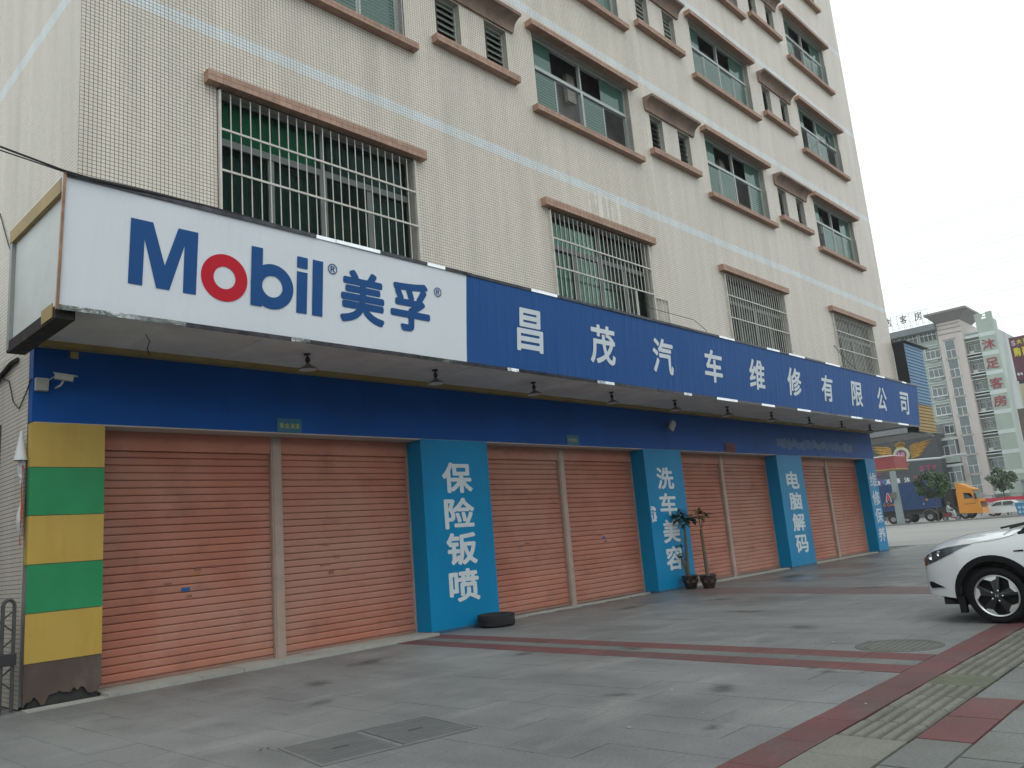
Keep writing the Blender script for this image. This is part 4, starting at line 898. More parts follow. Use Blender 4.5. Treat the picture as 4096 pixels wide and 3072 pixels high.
def zb(u):
    base = interp([(0,.335),(.25,.30),(.5,.26),(4.0,.26),(4.29,.38)], u)
    for c in WC:
        d = abs(u-c)
        if d < AR: base = max(base, WR+math.sqrt(AR*AR-d*d)*1.03)
    return base
us = sorted(set([0,.01,.02,.035,.05,.075,.10,.14,.18,.24,.30,.36]+[WC[0]-AR+AR*2*i/22 for i in range(23)]+[1.25+.15*i for i in range(12)]+[WC[1]-AR+AR*2*i/22 for i in range(23)]+[3.9,4.0,4.1,4.18,4.25,4.29]))
CAR = thing('parked_car', 'white compact SUV parked nose to the shop at the right edge', 'car', (CX, NY, 0))
lv = [0,.08,.2,.35,.5,.65,.78,.88,.95,1.0]; tp = [.93,.8,.6,.35,0]
body = MB(); ring_ = []
for u in us:
    b0, e = zb(u), interp(EDGE, u); half = [(xh(u, b0+(e-b0)*t), b0+(e-b0)*t) for t in lv]
    hw = half[-1][0]; half += [(hw*f, e+interp(CROWN,u)*(1-f*f)) for f in tp]
    full = [(-x, -u, z) for x, z in half]+[(x, -u, z) for x, z in reversed(half[:-1])]
    ring_.append(full)
n = len(ring_[0])
for r in ring_: body.v += r
body.f = [(i*n+j,(i+1)*n+j,(i+1)*n+j+1,i*n+j+1) for i in range(len(us)-1) for j in range(n-1)]+[tuple(range(n)), tuple(range((len(us)-1)*n, len(us)*n))[::-1]]
bo = autosmooth(body.build('body', PAINT, CAR), 38)
und = MB(); und.box(-.70,.70,-4.1,-.2,.20,.60); und.build('underbody', CARD, CAR)
for s in (-1, 1):
    for c in WC:   # wheel-arch liners
        ln = MB(); arc = [math.pi*i/14 for i in range(15)]
        for t in arc: ln.v += [(s*.86, -c-(AR-.004)*math.cos(t), WR+(AR-.004)*math.sin(t)),(s*.50, -c-(AR-.004)*math.cos(t), WR+(AR-.004)*math.sin(t))]
        ln.f = [(2*i,2*i+2,2*i+3,2*i+1) for i in range(14)]; ln.v += [(s*.50,-c-AR,.2),(s*.50,-c+AR,.2),(s*.50,-c+AR,.72),(s*.50,-c-AR,.72)]; k = len(ln.v); ln.f.append((k-4,k-3,k-2,k-1)); ln.build('arch_liner', CARD, CAR)
        cl = MB(); nn = 24   # black cladding lip around the arch
        for i in range(nn+1):
            t = math.pi*(-.06+1.12*i/nn)
            for r in (AR-.012, AR+.055):
                u, z = c+r*math.cos(t), WR+r*math.sin(t)*1.02; z = max(z, .2); cl.v.append((s*(xh(min(max(u,0.05),4.2),z)+.006), -u, z))
        cl.f = [(2*i,2*i+2,2*i+3,2*i+1) for i in range(nn)]; autosmooth(cl.build('arch_cladding', BLACKP, CAR), 60)
    sk = MB(); sk.hexa([(s*.80,-1.22,.17),(s*.89,-1.22,.19),(s*.89,-3.0,.19),(s*.80,-3.0,.17)],[(s*.80,-1.22,.36),(s*.892,-1.22,.34),(s*.892,-3.0,.34),(s*.80,-3.0,.36)]); sk.build('side_skirt', BLACKP, CAR)
def surf_patch(name, mat, top, bot, s=-1, off=.006, n=16):
    b = MB(); u0, u1 = top[0][0], top[-1][0]
    for i in range(n+1):
        u = u0+(u1-u0)*i/n; zt_, zb_ = interp(top, u), interp(bot, u)
        for q in range(5):
            z = zb_+(zt_-zb_)*q/4; b.v.append((s*(xh(u, z)+off), -u, z))
    b.f = [(i*5+q,(i+1)*5+q,(i+1)*5+q+1,i*5+q+1) for i in range(n) for q in range(4)]
    return autosmooth(b.build(name, mat, CAR), 60)
for s in (-1, 1):
    hl = surf_patch('headlight', LAMPG, [(.045,.735),(.10,.785),(.2,.83),(.35,.868),(.55,.893),(.64,.897)], [(.045,.66),(.10,.67),(.2,.705),(.35,.77),(.55,.865),(.64,.892)], s)
    for u, z, r in ((.17,.765,.035),(.27,.80,.03)): 
        MB().lathe([(0,.004),(r,.002),(r*1.1,-.01)], (s*(xh(u,z)+.006), -u, z), 'X', 16).build('projector', CHR, hl, True)
    surf_patch('turn_signal', M('amber_lens', (.20,.05,.015), .15, .2, 20), [(.042,.72),(.085,.70)], [(.042,.655),(.085,.662)], s, .009, 4)
    surf_patch('fog_recess', BLACKP, [(.07,.47),(.12,.475),(.20,.44),(.26,.41)], [(.07,.42),(.09,.395),(.20,.405),(.26,.405)], s, .005, 8)
    surf_patch('bumper_glint', ALLOY, [(.10,.393),(.28,.402)], [(.10,.386),(.28,.396)], s, .006, 6)
    surf_patch('shut_line', M('shut_line', (.05,.055,.055), .7), [(.64,.902),(.82,.917),(.95,.935),(1.08,.972)], [(.64,.898),(.82,.913),(.95,.931),(1.08,.966)], s, .003, 12)
    surf_patch('side_marker', BLACKP, [(1.06,.80),(1.16,.805)], [(1.06,.785),(1.16,.785)], s, .006, 3)
    db = surf_patch('door', PAINT, [(1.30,.97),(2.25,.985)], [(1.30,.37),(2.25,.37)], s, .004, 10); MB().box(s*.885-.02,s*.885+.03,-2.18,-1.98,.86,.885).build('door_handle', CHR, db)
    surf_patch('door', PAINT, [(2.27,.985),(3.0,1.0)], [(2.27,.37),(3.0,.37)], s, .004, 10)
    mb = MB(); mb.hexa([(s*.86,-1.40,1.02),(s*1.03,-1.42,1.03),(s*1.03,-1.52,1.03),(s*.86,-1.52,1.02)],[(s*.86,-1.42,1.13),(s*1.01,-1.44,1.15),(s*1.01,-1.52,1.15),(s*.86,-1.52,1.13)]); mb.build('wing_mirror', PAINT, CAR)
lip = MB()
for i in range(13):
    t = -1+2*i/12; u = .02+.27*abs(t)**2.2; x = t*.80; lip.v += [(x*.98,-u+.03,.335),(x,-u+.03,.30),(x*.99,-u-.10,.215),(x*.95,-u-.25,.19)]
lip.f = [(4*i+q,4*i+4+q,4*i+5+q,4*i+1+q) for i in range(12) for q in range(3)]; lip.build('front_lip', BLACKP, CAR)
MB().box(-.86,-.78,-.47,-.40,.12,.30).build('air_deflector', BLACKP, CAR); MB().box(.78,.86,-.47,-.40,.12,.30).build('air_deflector', BLACKP, CAR)
gr = MB(); gr.box(-.36,.36,-.05,.006,.60,.68); gr.box(-.36,.36,-.05,.006,.40,.50); gr.build('front_grille', BLACKP, CAR)
# cabin: roof shell over glass
ROOF = [(1.12,1.03),(1.25,1.12),(1.5,1.33),(1.75,1.50),(2.1,1.57),(2.7,1.59),(3.3,1.55),(3.8,1.42),(4.15,1.12)]
cb = MB(); st_ = [1.12,1.18,1.24,1.3,1.45,1.6,1.75,1.92,2.1,2.4,2.7,3.0,3.3,3.55,3.8,4.0,4.15]
for u in st_:
    e = interp(EDGE,u); hw = interp(PLAN,u)*.90; z = interp(ROOF,u); rw = max(.2, hw-.34*(z-e)); z = max(z, e+.02)
    cb.v += [(-hw,-u,e-.03),(-(hw+rw)/2-.02,-u,(e+z)/2),(-rw,-u,z-.06),(-rw*.75,-u,z-.01),(0,-u,z+.03),(rw*.75,-u,z-.01),(rw,-u,z-.06),((hw+rw)/2+.02,-u,(e+z)/2),(hw,-u,e-.03)]
fs_g = [(i*9+j,(i+1)*9+j,(i+1)*9+j+1,i*9+j+1) for i in range(len(st_)-1) for j in range(8)]
roof_f = [f for k, f in enumerate(fs_g) if (k % 8) in (2,3,4,5) and 6 <= k//8 < 13]
c1 = MB(); c1.v = cb.v; c1.f = roof_f; autosmooth(c1.build('roof', PAINT, CAR), 40)
c2 = MB(); c2.v = cb.v; c2.f = [f for f in fs_g if f not in roof_f]; autosmooth(c2.build('glazing', CGLASS, CAR), 40)
MB().box(-.7,.7,-3.6,-1.6,.6,.98).build('seats', CARD, CAR)
wp = MB(); wp.path([(-.50,-.90,1.045),(.05,-1.02,1.07),(.5,-1.14,1.10)], .012, 6); wp.path([(-.62,-1.02,1.04),(-.2,-1.12,1.075)], .012, 6); wp.build('wiper', BLACKP, CAR)
tyre_p = [(.215,-.085),(.255,-.105),(.29,-.105),(.306,-.09),(.312,-.06),(.312,.06),(.306,.09),(.29,.105),(.255,.105),(.215,.085)]
for s in (-1, 1):
    for c in WC:
        W = MB().lathe([(r, h) for r, h in tyre_p], (0,0,0), 'X', 44).build('wheel', CARTYRE, CAR, True); W.location = (s*.775, -c, WR-.004)
        f = s*.10
        MB().lathe([(.20,-f*.6),(.219,-f*.5),(.222,f*.93),(.232,f*1.04),(.224,f*1.06),(.212,f*.86)], (0,0,0), 'X', 44).build('rim', ALLOY, W, True)
        MB().lathe([(0,f*.35),(.215,f*.35)], (0,0,0), 'X', 30).build('brake_disc', BLACKP, W)
        for k in range(5):
            t0 = 2*math.pi*k/5+.35
            def pt(r, a, d): return (f*d, r*math.cos(t0+a), r*math.sin(t0+a))
            b = MB(); b.add([pt(.03,-.7,.98),pt(.215,-.30,.88),pt(.218,.0,.88),pt(.218,.22,.88),pt(.03,.9,.98),pt(.03,0,1.0)], [(0,1,2,5),(5,2,3,4)]); b.build('spoke', BLKGL, W)
            b = MB(); b.add([pt(.165,-.26,.95),pt(.221,-.60,.93),pt(.221,-.30,.93),pt(.221,.10,.93),pt(.185,.05,.95)], [(0,1,2),(0,2,3,4)]); b.build('spoke_facet', ALLOY, W)
            MB().lathe([(0,f*1.03),(.010,f*1.02),(.012,f*.95)], (0,.058*math.cos(t0+.3),.058*math.sin(t0+.3)), 'X', 8).build('wheel_nut', CHR, W)
        hub = MB().lathe([(0,f*1.05),(.028,f*1.04),(.033,f*.97)], (0,0,0), 'X', 16).build('hub_cap', BLKGL, W)
        e = MB(); x_ = f*1.056; e.hexa([(x_,-.014,-.016),(x_,-.008,-.016),(x_,-.010,.016),(x_,-.016,.016)],[(x_*1.01,-.014,-.016),(x_*1.01,-.008,-.016),(x_*1.01,-.010,.016),(x_*1.01,-.016,.016)]); e.hexa([(x_,.008,-.016),(x_,.014,-.016),(x_,.016,.016),(x_,.010,.016)],[(x_*1.01,.008,-.016),(x_*1.01,.014,-.016),(x_*1.01,.016,.016),(x_*1.01,.010,.016)]); e.box(min(x_,x_*1.01),max(x_,x_*1.01),-.009,.009,-.003,.003); e.build('hub_emblem', CHR, hub)

# ================================================================== ACROSS THE ROAD
# blue and ochre corrugated side of the neighbouring canopy
T = thing('corrugated_sign_box', 'blue and ochre corrugated sheet box fixed beyond the right end of the sign', 'sign box', (27.6,-1.36,4.0))
def corr(name, x0, x1, z0, z1, mat):
    b = MB(); n = int((z1-z0)/.024); pr = [(0,0),(0,.055),(-.03,.075),(-.03,.10)]; z = z0; pts = []
    while z < z1-.02:
        for dy, dz in ((0,0),(0,.06),(-.028,.075),(-.028,.105)): pts.append((dy, min(z+dz, z1)))
        z += .12
    b.v = [(x0,p[0],p[1]) for p in pts]+[(x1,p[0],p[1]) for p in pts]; k = len(pts); b.f = [(i,i+1,i+1+k,i+k) for i in range(k-1)]; return b.build(name, mat, T)
corr('blue_sheet', .0, 2.08, 1.03, 3.25, M('blue_corrugated', (.10,.22,.36), .5, .06, 2)); corr('ochre_sheet', .0, 2.05, .02, 1.02, M('ochre_corrugated', (.34,.21,.045), .5, .08, 2))
MB().box(-.03,-.005,-.02,.36,0,3.3).build('black_end_sheet', M('black_sheet', (.012,.013,.017), .5, .2, 4), T); MB().box(-.06,2.6,-.12,.5,3.3,3.34).build('cap_sheet', M('grey_cap_sheet', (.12,.12,.12), .6, .2, 2), T); MB().box(0,2.0,.30,.36,0,3.2).build('back_frame', DARKMET, T)
MB().box(-.2,2.4,.2,3.0,-.03,.0).build('underside', GREYMET, T)

# red fascia of a roadside kiosk
T = thing('red_canopy', 'red sign box with a white edge beside the far end of the shop', 'canopy', (66,13.0,0))
b = MB(); b.box(0,3.0,-.8,6.0,4.70,5.70); b.build('red_fascia', M('red_fascia', (.25,.04,.045), .5, .08, 2), T); MB().box(-.05,3.05,-.55,6.05,5.70,5.80).build('white_edge', WHITEP, T); MB().box(-.02,3.02,-.82,6.02,4.62,4.70).build('under_edge', YELTRIM, T)
MB().box(1.0,1.4,3.0,3.4,0,4.62).build('post', GREYMET, T)
# tall grey pole
T = thing('steel_pole', 'grey tapered steel pole with a small meter box on the median', 'pole', (74.9,15.45,.1))
MB().hexa([(-.27,-.27,0),(.27,-.27,0),(.27,.27,0),(-.27,.27,0)],[(-.19,-.19,5.7),(.19,-.19,5.7),(.19,.19,5.7),(-.19,.19,5.7)]).build('shaft', M('grey_pole_paint', (.25,.30,.31), .55, .08, 1.5), T)
MB().box(-.45,-.25,-.05,.42,2.3,2.85).build('meter_box', M('olive_box', (.13,.14,.12), .6), T); MB().box(-.4,.4,-.4,.4,-.02,.05).build('base_plate', GREYMET, T)
b = MB(); b.tube((0,.1,5.62),(0,-4.3,5.45),.11,.085,10); b.tube((0,-4.3,5.45),(0,-6.4,5.42),.07,.05,8); b.build('arm', M('pale_steel', (.50,.53,.54), .4, .06, 3), T)
b = MB(); b.box(-.15,.15,-6.3,-5.2,5.5,5.62); b.box(-.15,.15,-5.0,-4.4,5.5,5.6); b.build('street_lamp_head', M('pale_steel', (.50,.53,.54), .4), T)

# container truck
YT = M('truck_orange', (.62,.24,.02), .4, .05, 2, coat=.3); CONT = M('container_blue', (.012,.050,.16), .55, .12, 1.2, dirt=(.02,.05,.11), dsc=1.2, damt=.5); CHASS = M('chassis_black', (.018,.017,.017), .8, .3, 3)
T = thing('container_truck', 'orange truck hauling a blue container along the far road', 'truck', (82,12.0,0))
co = MB(); yb0, yb1 = 1.85, 9.6; n = int((yb1-yb0)/.26)
co.box(.06,2.4,yb0,yb1,1.30,3.93)
for i in range(n): co.box(0.0,.06,yb0+.26*i+.03,yb0+.26*i+.17,1.42,3.80)
co.box(-.02,.0601,yb0,yb1,1.28,1.42); co.box(-.02,.0601,yb0,yb1,3.80,3.95); co.box(-.02,.06,yb0,yb0+.12,1.42,3.80)
cont = co.build('container', CONT, T)
for ch, ya, yc, za, zc, mt in (('A',6.85,6.38,2.24,3.05,M('red_letter', (.50,.02,.05), .5)),):
    put_glyph('letter_outline', ch, LETTERW, cont, lambda u, v: (-.03, ya+.07+(yc-ya-.14)*u, za-.07+(zc-za+.14)*v), .10, (-.0015,0,0)); put_glyph('letter', ch, mt, cont, lambda u, v: (-.06, ya+(yc-ya)*u, za+(zc-za)*v), .06, (-.0015,0,0))
for i, ch in enumerate('ECne'):
    ya = [7.2,6.85,6.58,6.32][i]; yc = ya-.24; put_glyph('letter', ch, M('orange_letter', (.45,.17,.05), .5), cont, lambda u, v: (-.03, ya+(yc-ya)*u, 1.80+(.30 if ch in 'EC' else .21)*v), .05, (-.0015,0,0))
MB().add([(-.031,3.25,2.12),(-.031,3.0,1.95),(-.031,3.0,2.28)],[(0,1,2)]).build('hazard_diamond', M('orange_diamond', (.50,.20,.02), .5), cont); MB().box(-.03,-.025,3.38,3.47,1.68,1.77).build('decal', LETTERW, cont)
MB().box(.1,2.3,-.9,9.5,.75,1.27).build('chassis', CHASS, T); b = MB(); b.box(.05,.2,4.6,6.1,.45,.78); b.build('tool_box', CHASS, T)
cabp = [(.42,.55),(-1.42,.46),(-1.50,1.0),(-1.42,1.55),(-1.28,1.78),(-.98,2.55),(-.92,2.66),(.40,2.66)]
cabm = MB(); cabm.prism([(0,y,z) for y, z in cabp], (2.35,0,0)); cab = cabm.build('cab', YT, T)
df = MB(); df.prism([(.1,.38,2.66),(.1,-1.1,2.66),(.1,-1.05,2.72),(.1,.15,3.38),(.1,.38,3.42)], (2.1,0,0)); df.build('wind_deflector', YT, cab)
MB().add([(-.01,-.2,2.43),(-.01,-.82,2.36),(-.01,-.98,1.86),(-.01,-.2,1.86)],[(0,1,2,3)]).build('side_window', CGLASS, cab)
MB().add([(.2,-1.0,2.56),(2.1,-1.0,2.56),(2.1,-1.305,1.83),(.2,-1.305,1.83)],[(0,1,2,3)]).build('windscreen', M('pale_glass', (.22,.28,.28), .1), cab)
MB().box(-.02,-.005,-1.15,-.1,1.36,1.40).build('door_line', M('shut_line', (.05,.055,.055), .7), cab); MB().box(.0,2.35,-1.56,-1.44,.42,.95).build('bumper', YT, cab)
for k in range(5): MB().box(.2,2.15,-1.53,-1.46,1.0+.12*k,1.06+.12*k).build('grille_bar', CHASS, cab)
MB().box(-.18,.0,-1.25,-1.12,1.75,2.3).build('mirror', CHASS, cab); MB().box(-.012,.0,.42,.46,.55,2.6).build('back_edge', CHASS, cab)
tp_ = [(.25,-.15),(.44,-.16),(.49,-.12),(.50,0),(.49,.12),(.44,.16),(.25,.15)]
for y in (0.0, 3.05, 5.2, 6.5):
    for x in (.18, 2.15):
        W = MB().lathe(tp_, (0,0,0), 'X', 28).build('wheel', BLACKR, T, True); W.location = (x, y, .49)
        MB().lathe([(.26,-.14),(.20,-.05),(.10,-.08),(0,-.10)] if x < 1 else [(.26,.14),(.20,.05),(.10,.08),(0,.10)], (0,0,0), 'X', 20).build('rim', GREYMET, W, True)
b = MB(); arc = [(.66*math.cos(t), .49+.66*math.sin(t)) for t in [math.pi*i/12 for i in range(13)]]
for a, c in zip(arc, arc[1:]): b.hexa([(0,3.05+a[0],a[1]),(.5,3.05+a[0],a[1]),(.5,3.05+c[0],c[1]),(0,3.05+c[0],c[1])],[(0,3.05+a[0]*1.04,a[1]*1.02),(.5,3.05+a[0]*1.04,a[1]*1.02),(.5,3.05+c[0]*1.04,c[1]*1.02),(0,3.05+c[0]*1.04,c[1]*1.02)])
b.build('mudguard', GREYMET, T); MB().box(.1,2.3,.75,1.6,1.27,2.9).build('air_tank_rack', CHASS, T)

# white saloon beyond the truck, and a second one half hidden
def saloon(x, y, label, col, grp):
    T = thing('saloon_car', label, 'car', (x,y,0), grp)
    pf = [(0,.30),(.02,.62),(-.10,.88),(-.55,.98),(-1.15,1.36),(-1.7,1.44),(-2.5,1.40),(-3.15,1.02),(-4.2,.86),(-4.5,.66),(-4.52,.32)]
    b = MB(); k = len(pf)
    for xx, sc_ in ((0,.0),(.06,1),(1.70,1),(1.76,.0)):
        for py, pz in pf: b.v.append((xx+(.14 if pz > 1.05 and xx < .5 else -.14 if pz > 1.05 else 0), py, pz-(.03 if sc_ == 0 else 0)))
    for q in range(3): b.f += [(q*k+i, q*k+(i+1)%k, (q+1)*k+(i+1)%k, (q+1)*k+i) for i in range(k)]
    b.f += [tuple(range(k)), tuple(range(3*k,4*k))]; autosmooth(b.build('body', M('white_saloon_paint', col, .35, .03, 1, coat=.6), T), 30)
    for ya, yc, ta, tc in ((-.72,-1.62,-1.2,-1.66),(-1.72,-2.95,-1.74,-2.45)): MB().add([(-.02,ya,.99),(.09,ta,1.32),(.09,tc,1.34),(-.02,yc,1.0)],[(0,1,2,3)]).build('side_window', CGLASS, T)
    for yy in (-.78,-3.45):
        for xx in (.10,1.66):
            W = MB().lathe([(.19,-.09),(.29,-.1),(.315,0),(.29,.1),(.19,.09)], (0,0,0), 'X', 22).build('wheel', BLACKR, T, True); W.location = (xx,yy,.315); MB().lathe([(.20,-.085),(.1,-.06),(0,-.08)], (0,0,0), 'X', 16).build('rim', ALLOY, W, True)
    MB().box(-.12,.05,-2.75,-2.6,.95,1.08).build('wing_mirror', M('white_saloon_paint', col), T); MB().add([(-.004,-.02,.72),(-.004,-.02,.86),(-.004,-.3,.90),(-.004,-.3,.74)],[(0,1,2,3)]).build('tail_lamp', M('red_lens', (.25,.02,.02), .2), T); MB().box(.005,.02,-2.6,-.9,.28,.31).build('sill_line', CHASS, T)
saloon(86, 11.35, 'white saloon car on the far road just ahead of the orange truck', (.62,.65,.66), 'white saloons on the far road')
saloon(90.5, 12.6, 'white saloon car mostly hidden behind the nearer white saloon', (.60,.62,.63), 'white saloons on the far road')

# rider on a motor scooter
def skin(name, verts, edges, radii, mat, parent, root=0, sub=1):
    me = bpy.data.meshes.new(name); me.from_pydata(verts, edges, []); me.materials.append(mat); o = link(name, me, parent)
    mo = o.modifiers.new('skin', 'SKIN'); mo.use_smooth_shade = True
    for i, r in enumerate(radii): me.skin_vertices[0].data[i].radius = (r, r)
    me.skin_vertices[0].data[root].use_root = True
    o.modifiers.new('sub', 'SUBSURF').levels = sub; o.modifiers['sub'].render_levels = sub; return o
T = thing('motor_scooter', 'red and black motor scooter ridden past the truck', 'scooter', (78,12.1,0))
for yy in (.48,-.55): 
    W = MB().lathe([(.16,-.05),(.235,-.055),(.255,0),(.235,.055),(.16,.05)], (0,0,0), 'X', 20).build('wheel', BLACKR, T, True); W.location = (0,yy,.255); MB().lathe([(.165,-.03),(0,-.03)], (0,0,0), 'X', 14).build('rim', GREYMET, W)
b = MB(); b.hexa([(-.12,.60,.45),(.12,.60,.45),(.12,-.05,.30),(-.12,-.05,.30)],[(-.13,.55,.74),(.13,.55,.74),(.11,.0,.70),(-.11,.0,.70)]); b.hexa([(-.13,-.05,.22),(.13,-.05,.22),(.13,-.42,.22),(-.13,-.42,.22)],[(-.13,-.05,.30),(.13,-.05,.30),(.13,-.42,.30),(-.13,-.42,.30)]); b.build('body', M('scooter_red', (.20,.03,.03), .4, .1, 5), T)
MB().hexa([(-.15,-.40,.30),(.15,-.40,.30),(.12,-.48,.30),(-.12,-.48,.30)],[(-.17,-.28,.92),(.17,-.28,.92),(.13,-.36,.94),(-.13,-.36,.94)]).build('leg_shield', M('scooter_pale', (.50,.50,.52), .4), T)
MB().path([(0,-.56,.30),(0,-.42,.70),(0,-.30,1.0)], .03, 8).build('fork', GREYMET, T); MB().path([(-.33,-.22,1.04),(0,-.31,1.0),(.33,-.22,1.04)], .016, 6).build('handlebar', CHASS, T); MB().box(-.10,.10,.02,.55,.70,.80).build('seat', CHASS, T)
T2 = thing('person', 'rider in a pale grey jacket and dark helmet sitting on the scooter', 'person', (78,12.1,0))
vs = [(0,.18,.86),(0,.16,1.08),(0,.10,1.30),(0,.08,1.40),(0,.06,1.48),(-.19,.11,1.30),(-.25,-.02,1.10),(-.30,-.20,1.05),(.19,.11,1.30),(.25,-.02,1.10),(.30,-.20,1.05),(-.10,.17,.84),(-.13,-.20,.78),(-.13,-.26,.36),(-.13,-.36,.32),(.10,.17,.84),(.13,-.20,.78),(.13,-.26,.36),(.13,-.36,.32)]
skin('body', vs, [(0,1),(1,2),(2,3),(3,4),(2,5),(5,6),(6,7),(2,8),(8,9),(9,10),(0,11),(11,12),(12,13),(13,14),(0,15),(15,16),(16,17),(17,18)], [.16,.15,.15,.06,.07,.075,.055,.04,.075,.055,.04,.10,.08,.05,.045,.10,.08,.05,.045], M('pale_grey_jacket', (.36,.40,.41), .7, .12, 6), T2)
MB().lathe([(0,.155),(.07,.14),(.12,.09),(.14,.0),(.125,-.08),(.10,-.11),(0,-.11)], (0,.04,1.56), n=18).build('helmet', M('dark_helmet', (.05,.05,.06), .3), T2, True); MB().lathe([(.06,.03),(.09,0),(.085,-.05),(.05,-.09),(0,-.10)], (0,-.03,1.545), n=14).build('face', M('skin_tone', (.36,.22,.16), .6), T2, True)

# trees with real leaf clumps
TRUNK = M('street_tree_bark', (.075,.065,.05), .9, .2, 6, bump=.3)
def tree(x, y, z0, ztr, cz, ry, rz, nclump, nleaf, label, mat, seed, lsz=.16):
    random.seed(seed); T = thing('street_tree', label, 'tree', (x,y,z0))
    b = MB(); b.tube((0,0,0),(0.02,.03,ztr-z0),.075,.055,8); cl = []
    for i in range(nclump):
        while True:
            a, bb_, c = (random.uniform(-1,1) for _ in range(3))
            if .25 < a*a+bb_*bb_+c*c < 1: break
        f = 1 if c > -.4 else .85; cl.append((a*ry*.95*f, bb_*ry*f, (cz-z0)+c*rz*(1 if c > 0 else .92)))
    for c in cl[::3]: b.tube((0.02,.03,ztr-z0-.1), (c[0]*.8,c[1]*.8,c[2]-.05), .03, .008, 5)
    b.build('trunk', TRUNK, T); lf = MB()
    for c in cl:
        r = random.uniform(.25,.42)*ry*.75
        for k in range(nleaf):
            d = Vector((random.gauss(0,1), random.gauss(0,1), random.gauss(0,1))).normalized()*r*random.random()**.4
            p = Vector(c)+d; nrm = (d.normalized()+Vector((random.uniform(-.7,.7),random.uniform(-.7,.7),random.uniform(0,1.0)))).normalized(); u = nrm.orthogonal().normalized(); w_ = nrm.cross(u); s = lsz*random.uniform(.6,1.2)
            lf.add([p-u*s, p+w_*s*.45, p+u*s, p-w_*s*.45], [(0,1,2,3)])
    stuff(lf.build('crown', mat, T)); return T
FOL = M('foliage_dark', (.040,.085,.026), .6, .35, 3, island=.45); FOL2 = M('foliage_mid', (.055,.095,.038), .6, .35, 3, island=.45)
tree(75.2, 12.35, .1, 2.3, 3.28, 1.50, 1.20, 46, 60, 'dense round street tree in front of the blue container', FOL, 31)
tree(90, 10.2, .0, 2.5, 3.45, 1.22, 1.05, 40, 55, 'round street tree behind the white saloon by the railing', FOL2, 37)
tree(79.2, 19.3, .0, 2.2, 3.1, .75, .95, 18, 45, 'small pale green tree at the far corner of the shop', M('foliage_pale', (.09,.16,.07), .6, .3, 3, island=.4), 41, .14)

# railing with a red banner
T = thing('roadside_railing', 'grey roadside railing with a long red banner tied along it', 'railing', (95,4,0))
RAILM = M('rail_steel', (.20,.22,.22), .5, .1, 2, metal=.3)
for k in range(17): MB().box(-.04,.04,1.4*k-.04,1.4*k+.04,0,2.1).build('post', RAILM, T)
for z in (2.05,1.15,.25): MB().box(-.03,.03,0,22.4,z-.03,z+.03).build('rail', RAILM, T)
bl_ = MB()
for k in range(160): bl_.tube((0,.14*k+.07,.28),(0,.14*k+.07,2.02),.012,.012,4,False)
stuff(bl_.build('balusters', RAILM, T))
b = MB(); n = 40
for i in range(n+1): b.v += [(-.09-.02*math.sin(i*1.3),.3+9.3*i/n,1.36+.02*math.sin(i)),(-.08-.02*math.cos(i*1.1),.3+9.3*i/n,1.76+.03*math.sin(i*.7))]
b.f = [(2*i,2*i+2,2*i+3,2*i+1) for i in range(n)]; b.build('red_banner', M('red_banner', (.48,.03,.055), .6, .1, 2), T)
T = thing('blue_crate', 'blue plastic bin with pale lettering standing on the median', 'bin', (76.4,5.9,.1))
MB().hexa([(-.25,-.45,0),(.25,-.45,0),(.25,.5,0),(-.25,.5,0)],[(-.3,-.6,.98),(.3,-.6,.98),(.3,.62,.98),(-.3,.62,.98)]).build('tub', M('blue_plastic', (.04,.22,.40), .5, .1, 3), T); MB().box(-.34,.34,-.66,.68,.98,1.08).build('lid', M('pale_blue_plastic', (.25,.45,.55), .5, .1, 3), T)
for z in (.25,.62): 
    for yy in (-.3,.02,.32): MB().box(-.30,-.288,yy-.1,yy+.1,z-.1,z+.1).build('label', M('pale_label', (.35,.48,.55), .6, .4, 12), T)

# ---- nightclub block
T = thing('nightclub_building', 'black-fronted nightclub block with a golden winged emblem', 'building', (118,23,0))
BLKF = M('black_granite_front', (.035,.042,.048), .4, .12, .6); GOLD = M('gold_relief', (.42,.23,.03), .45, .25, 3, metal=.2); MAG = M('magenta_letters', (.30,.02,.10), .5)
MB().box(.0,16,0.2,24,0,11.3).build('wall', BLKF, T); MB().box(-.6,16.5,.1,24.5,11.3,12.6).build('grey_parapet', M('grey_parapet', (.17,.18,.19), .7, .1, .5), T)
for z in (2.2,4.4,6.6,8.8): MB().box(-.012,.0,.2,24,z-.015,z+.015).build('panel_joint', JOINT, T)
for y in [2.0*k+1.2 for k in range(11)]: MB().box(-.011,.0,y-.015,y+.015,0,11.3).build('panel_joint', JOINT, T)
E_ = MB(); cy, cz = 5.07, 8.94
def annulus(r0, r1, mat, name, x): 
    b = MB(); n = 40
    for i in range(n+1): t = 2*math.pi*i/n; b.v += [(x, cy+r0*math.cos(t), cz+r0*math.sin(t)),(x, cy+r1*math.cos(t), cz+r1*math.sin(t))]
    b.f = [(2*i,2*i+2,2*i+3,2*i+1) for i in range(n)]; return b.build(name, mat, T)
MB().lathe([(1.10,.0),(1.10,-.18),(.70,-.24),(.66,-.12)], (-.0,cy,cz), 'X', 40).build('emblem_ring', M('cream_ring', (.46,.46,.33), .5, .08, 2), T, True); MB().lathe([(.68,-.12),(0,-.12)], (0,cy,cz), 'X', 36).build('emblem_disc', M('plum_disc', (.07,.03,.075), .4, .1, 3), T)
PK = M('pink_numerals', (.52,.19,.36), .5)
for ch, ya, yc in (('1',.50,.16),('8',.08,-.46)): put_glyph('numeral', ch, PK, T, lambda u, v: (-.15, cy+ya+(yc-ya)*u, cz-.42+.84*v), .10 if ch == '8' else .16, (-.001,0,0))
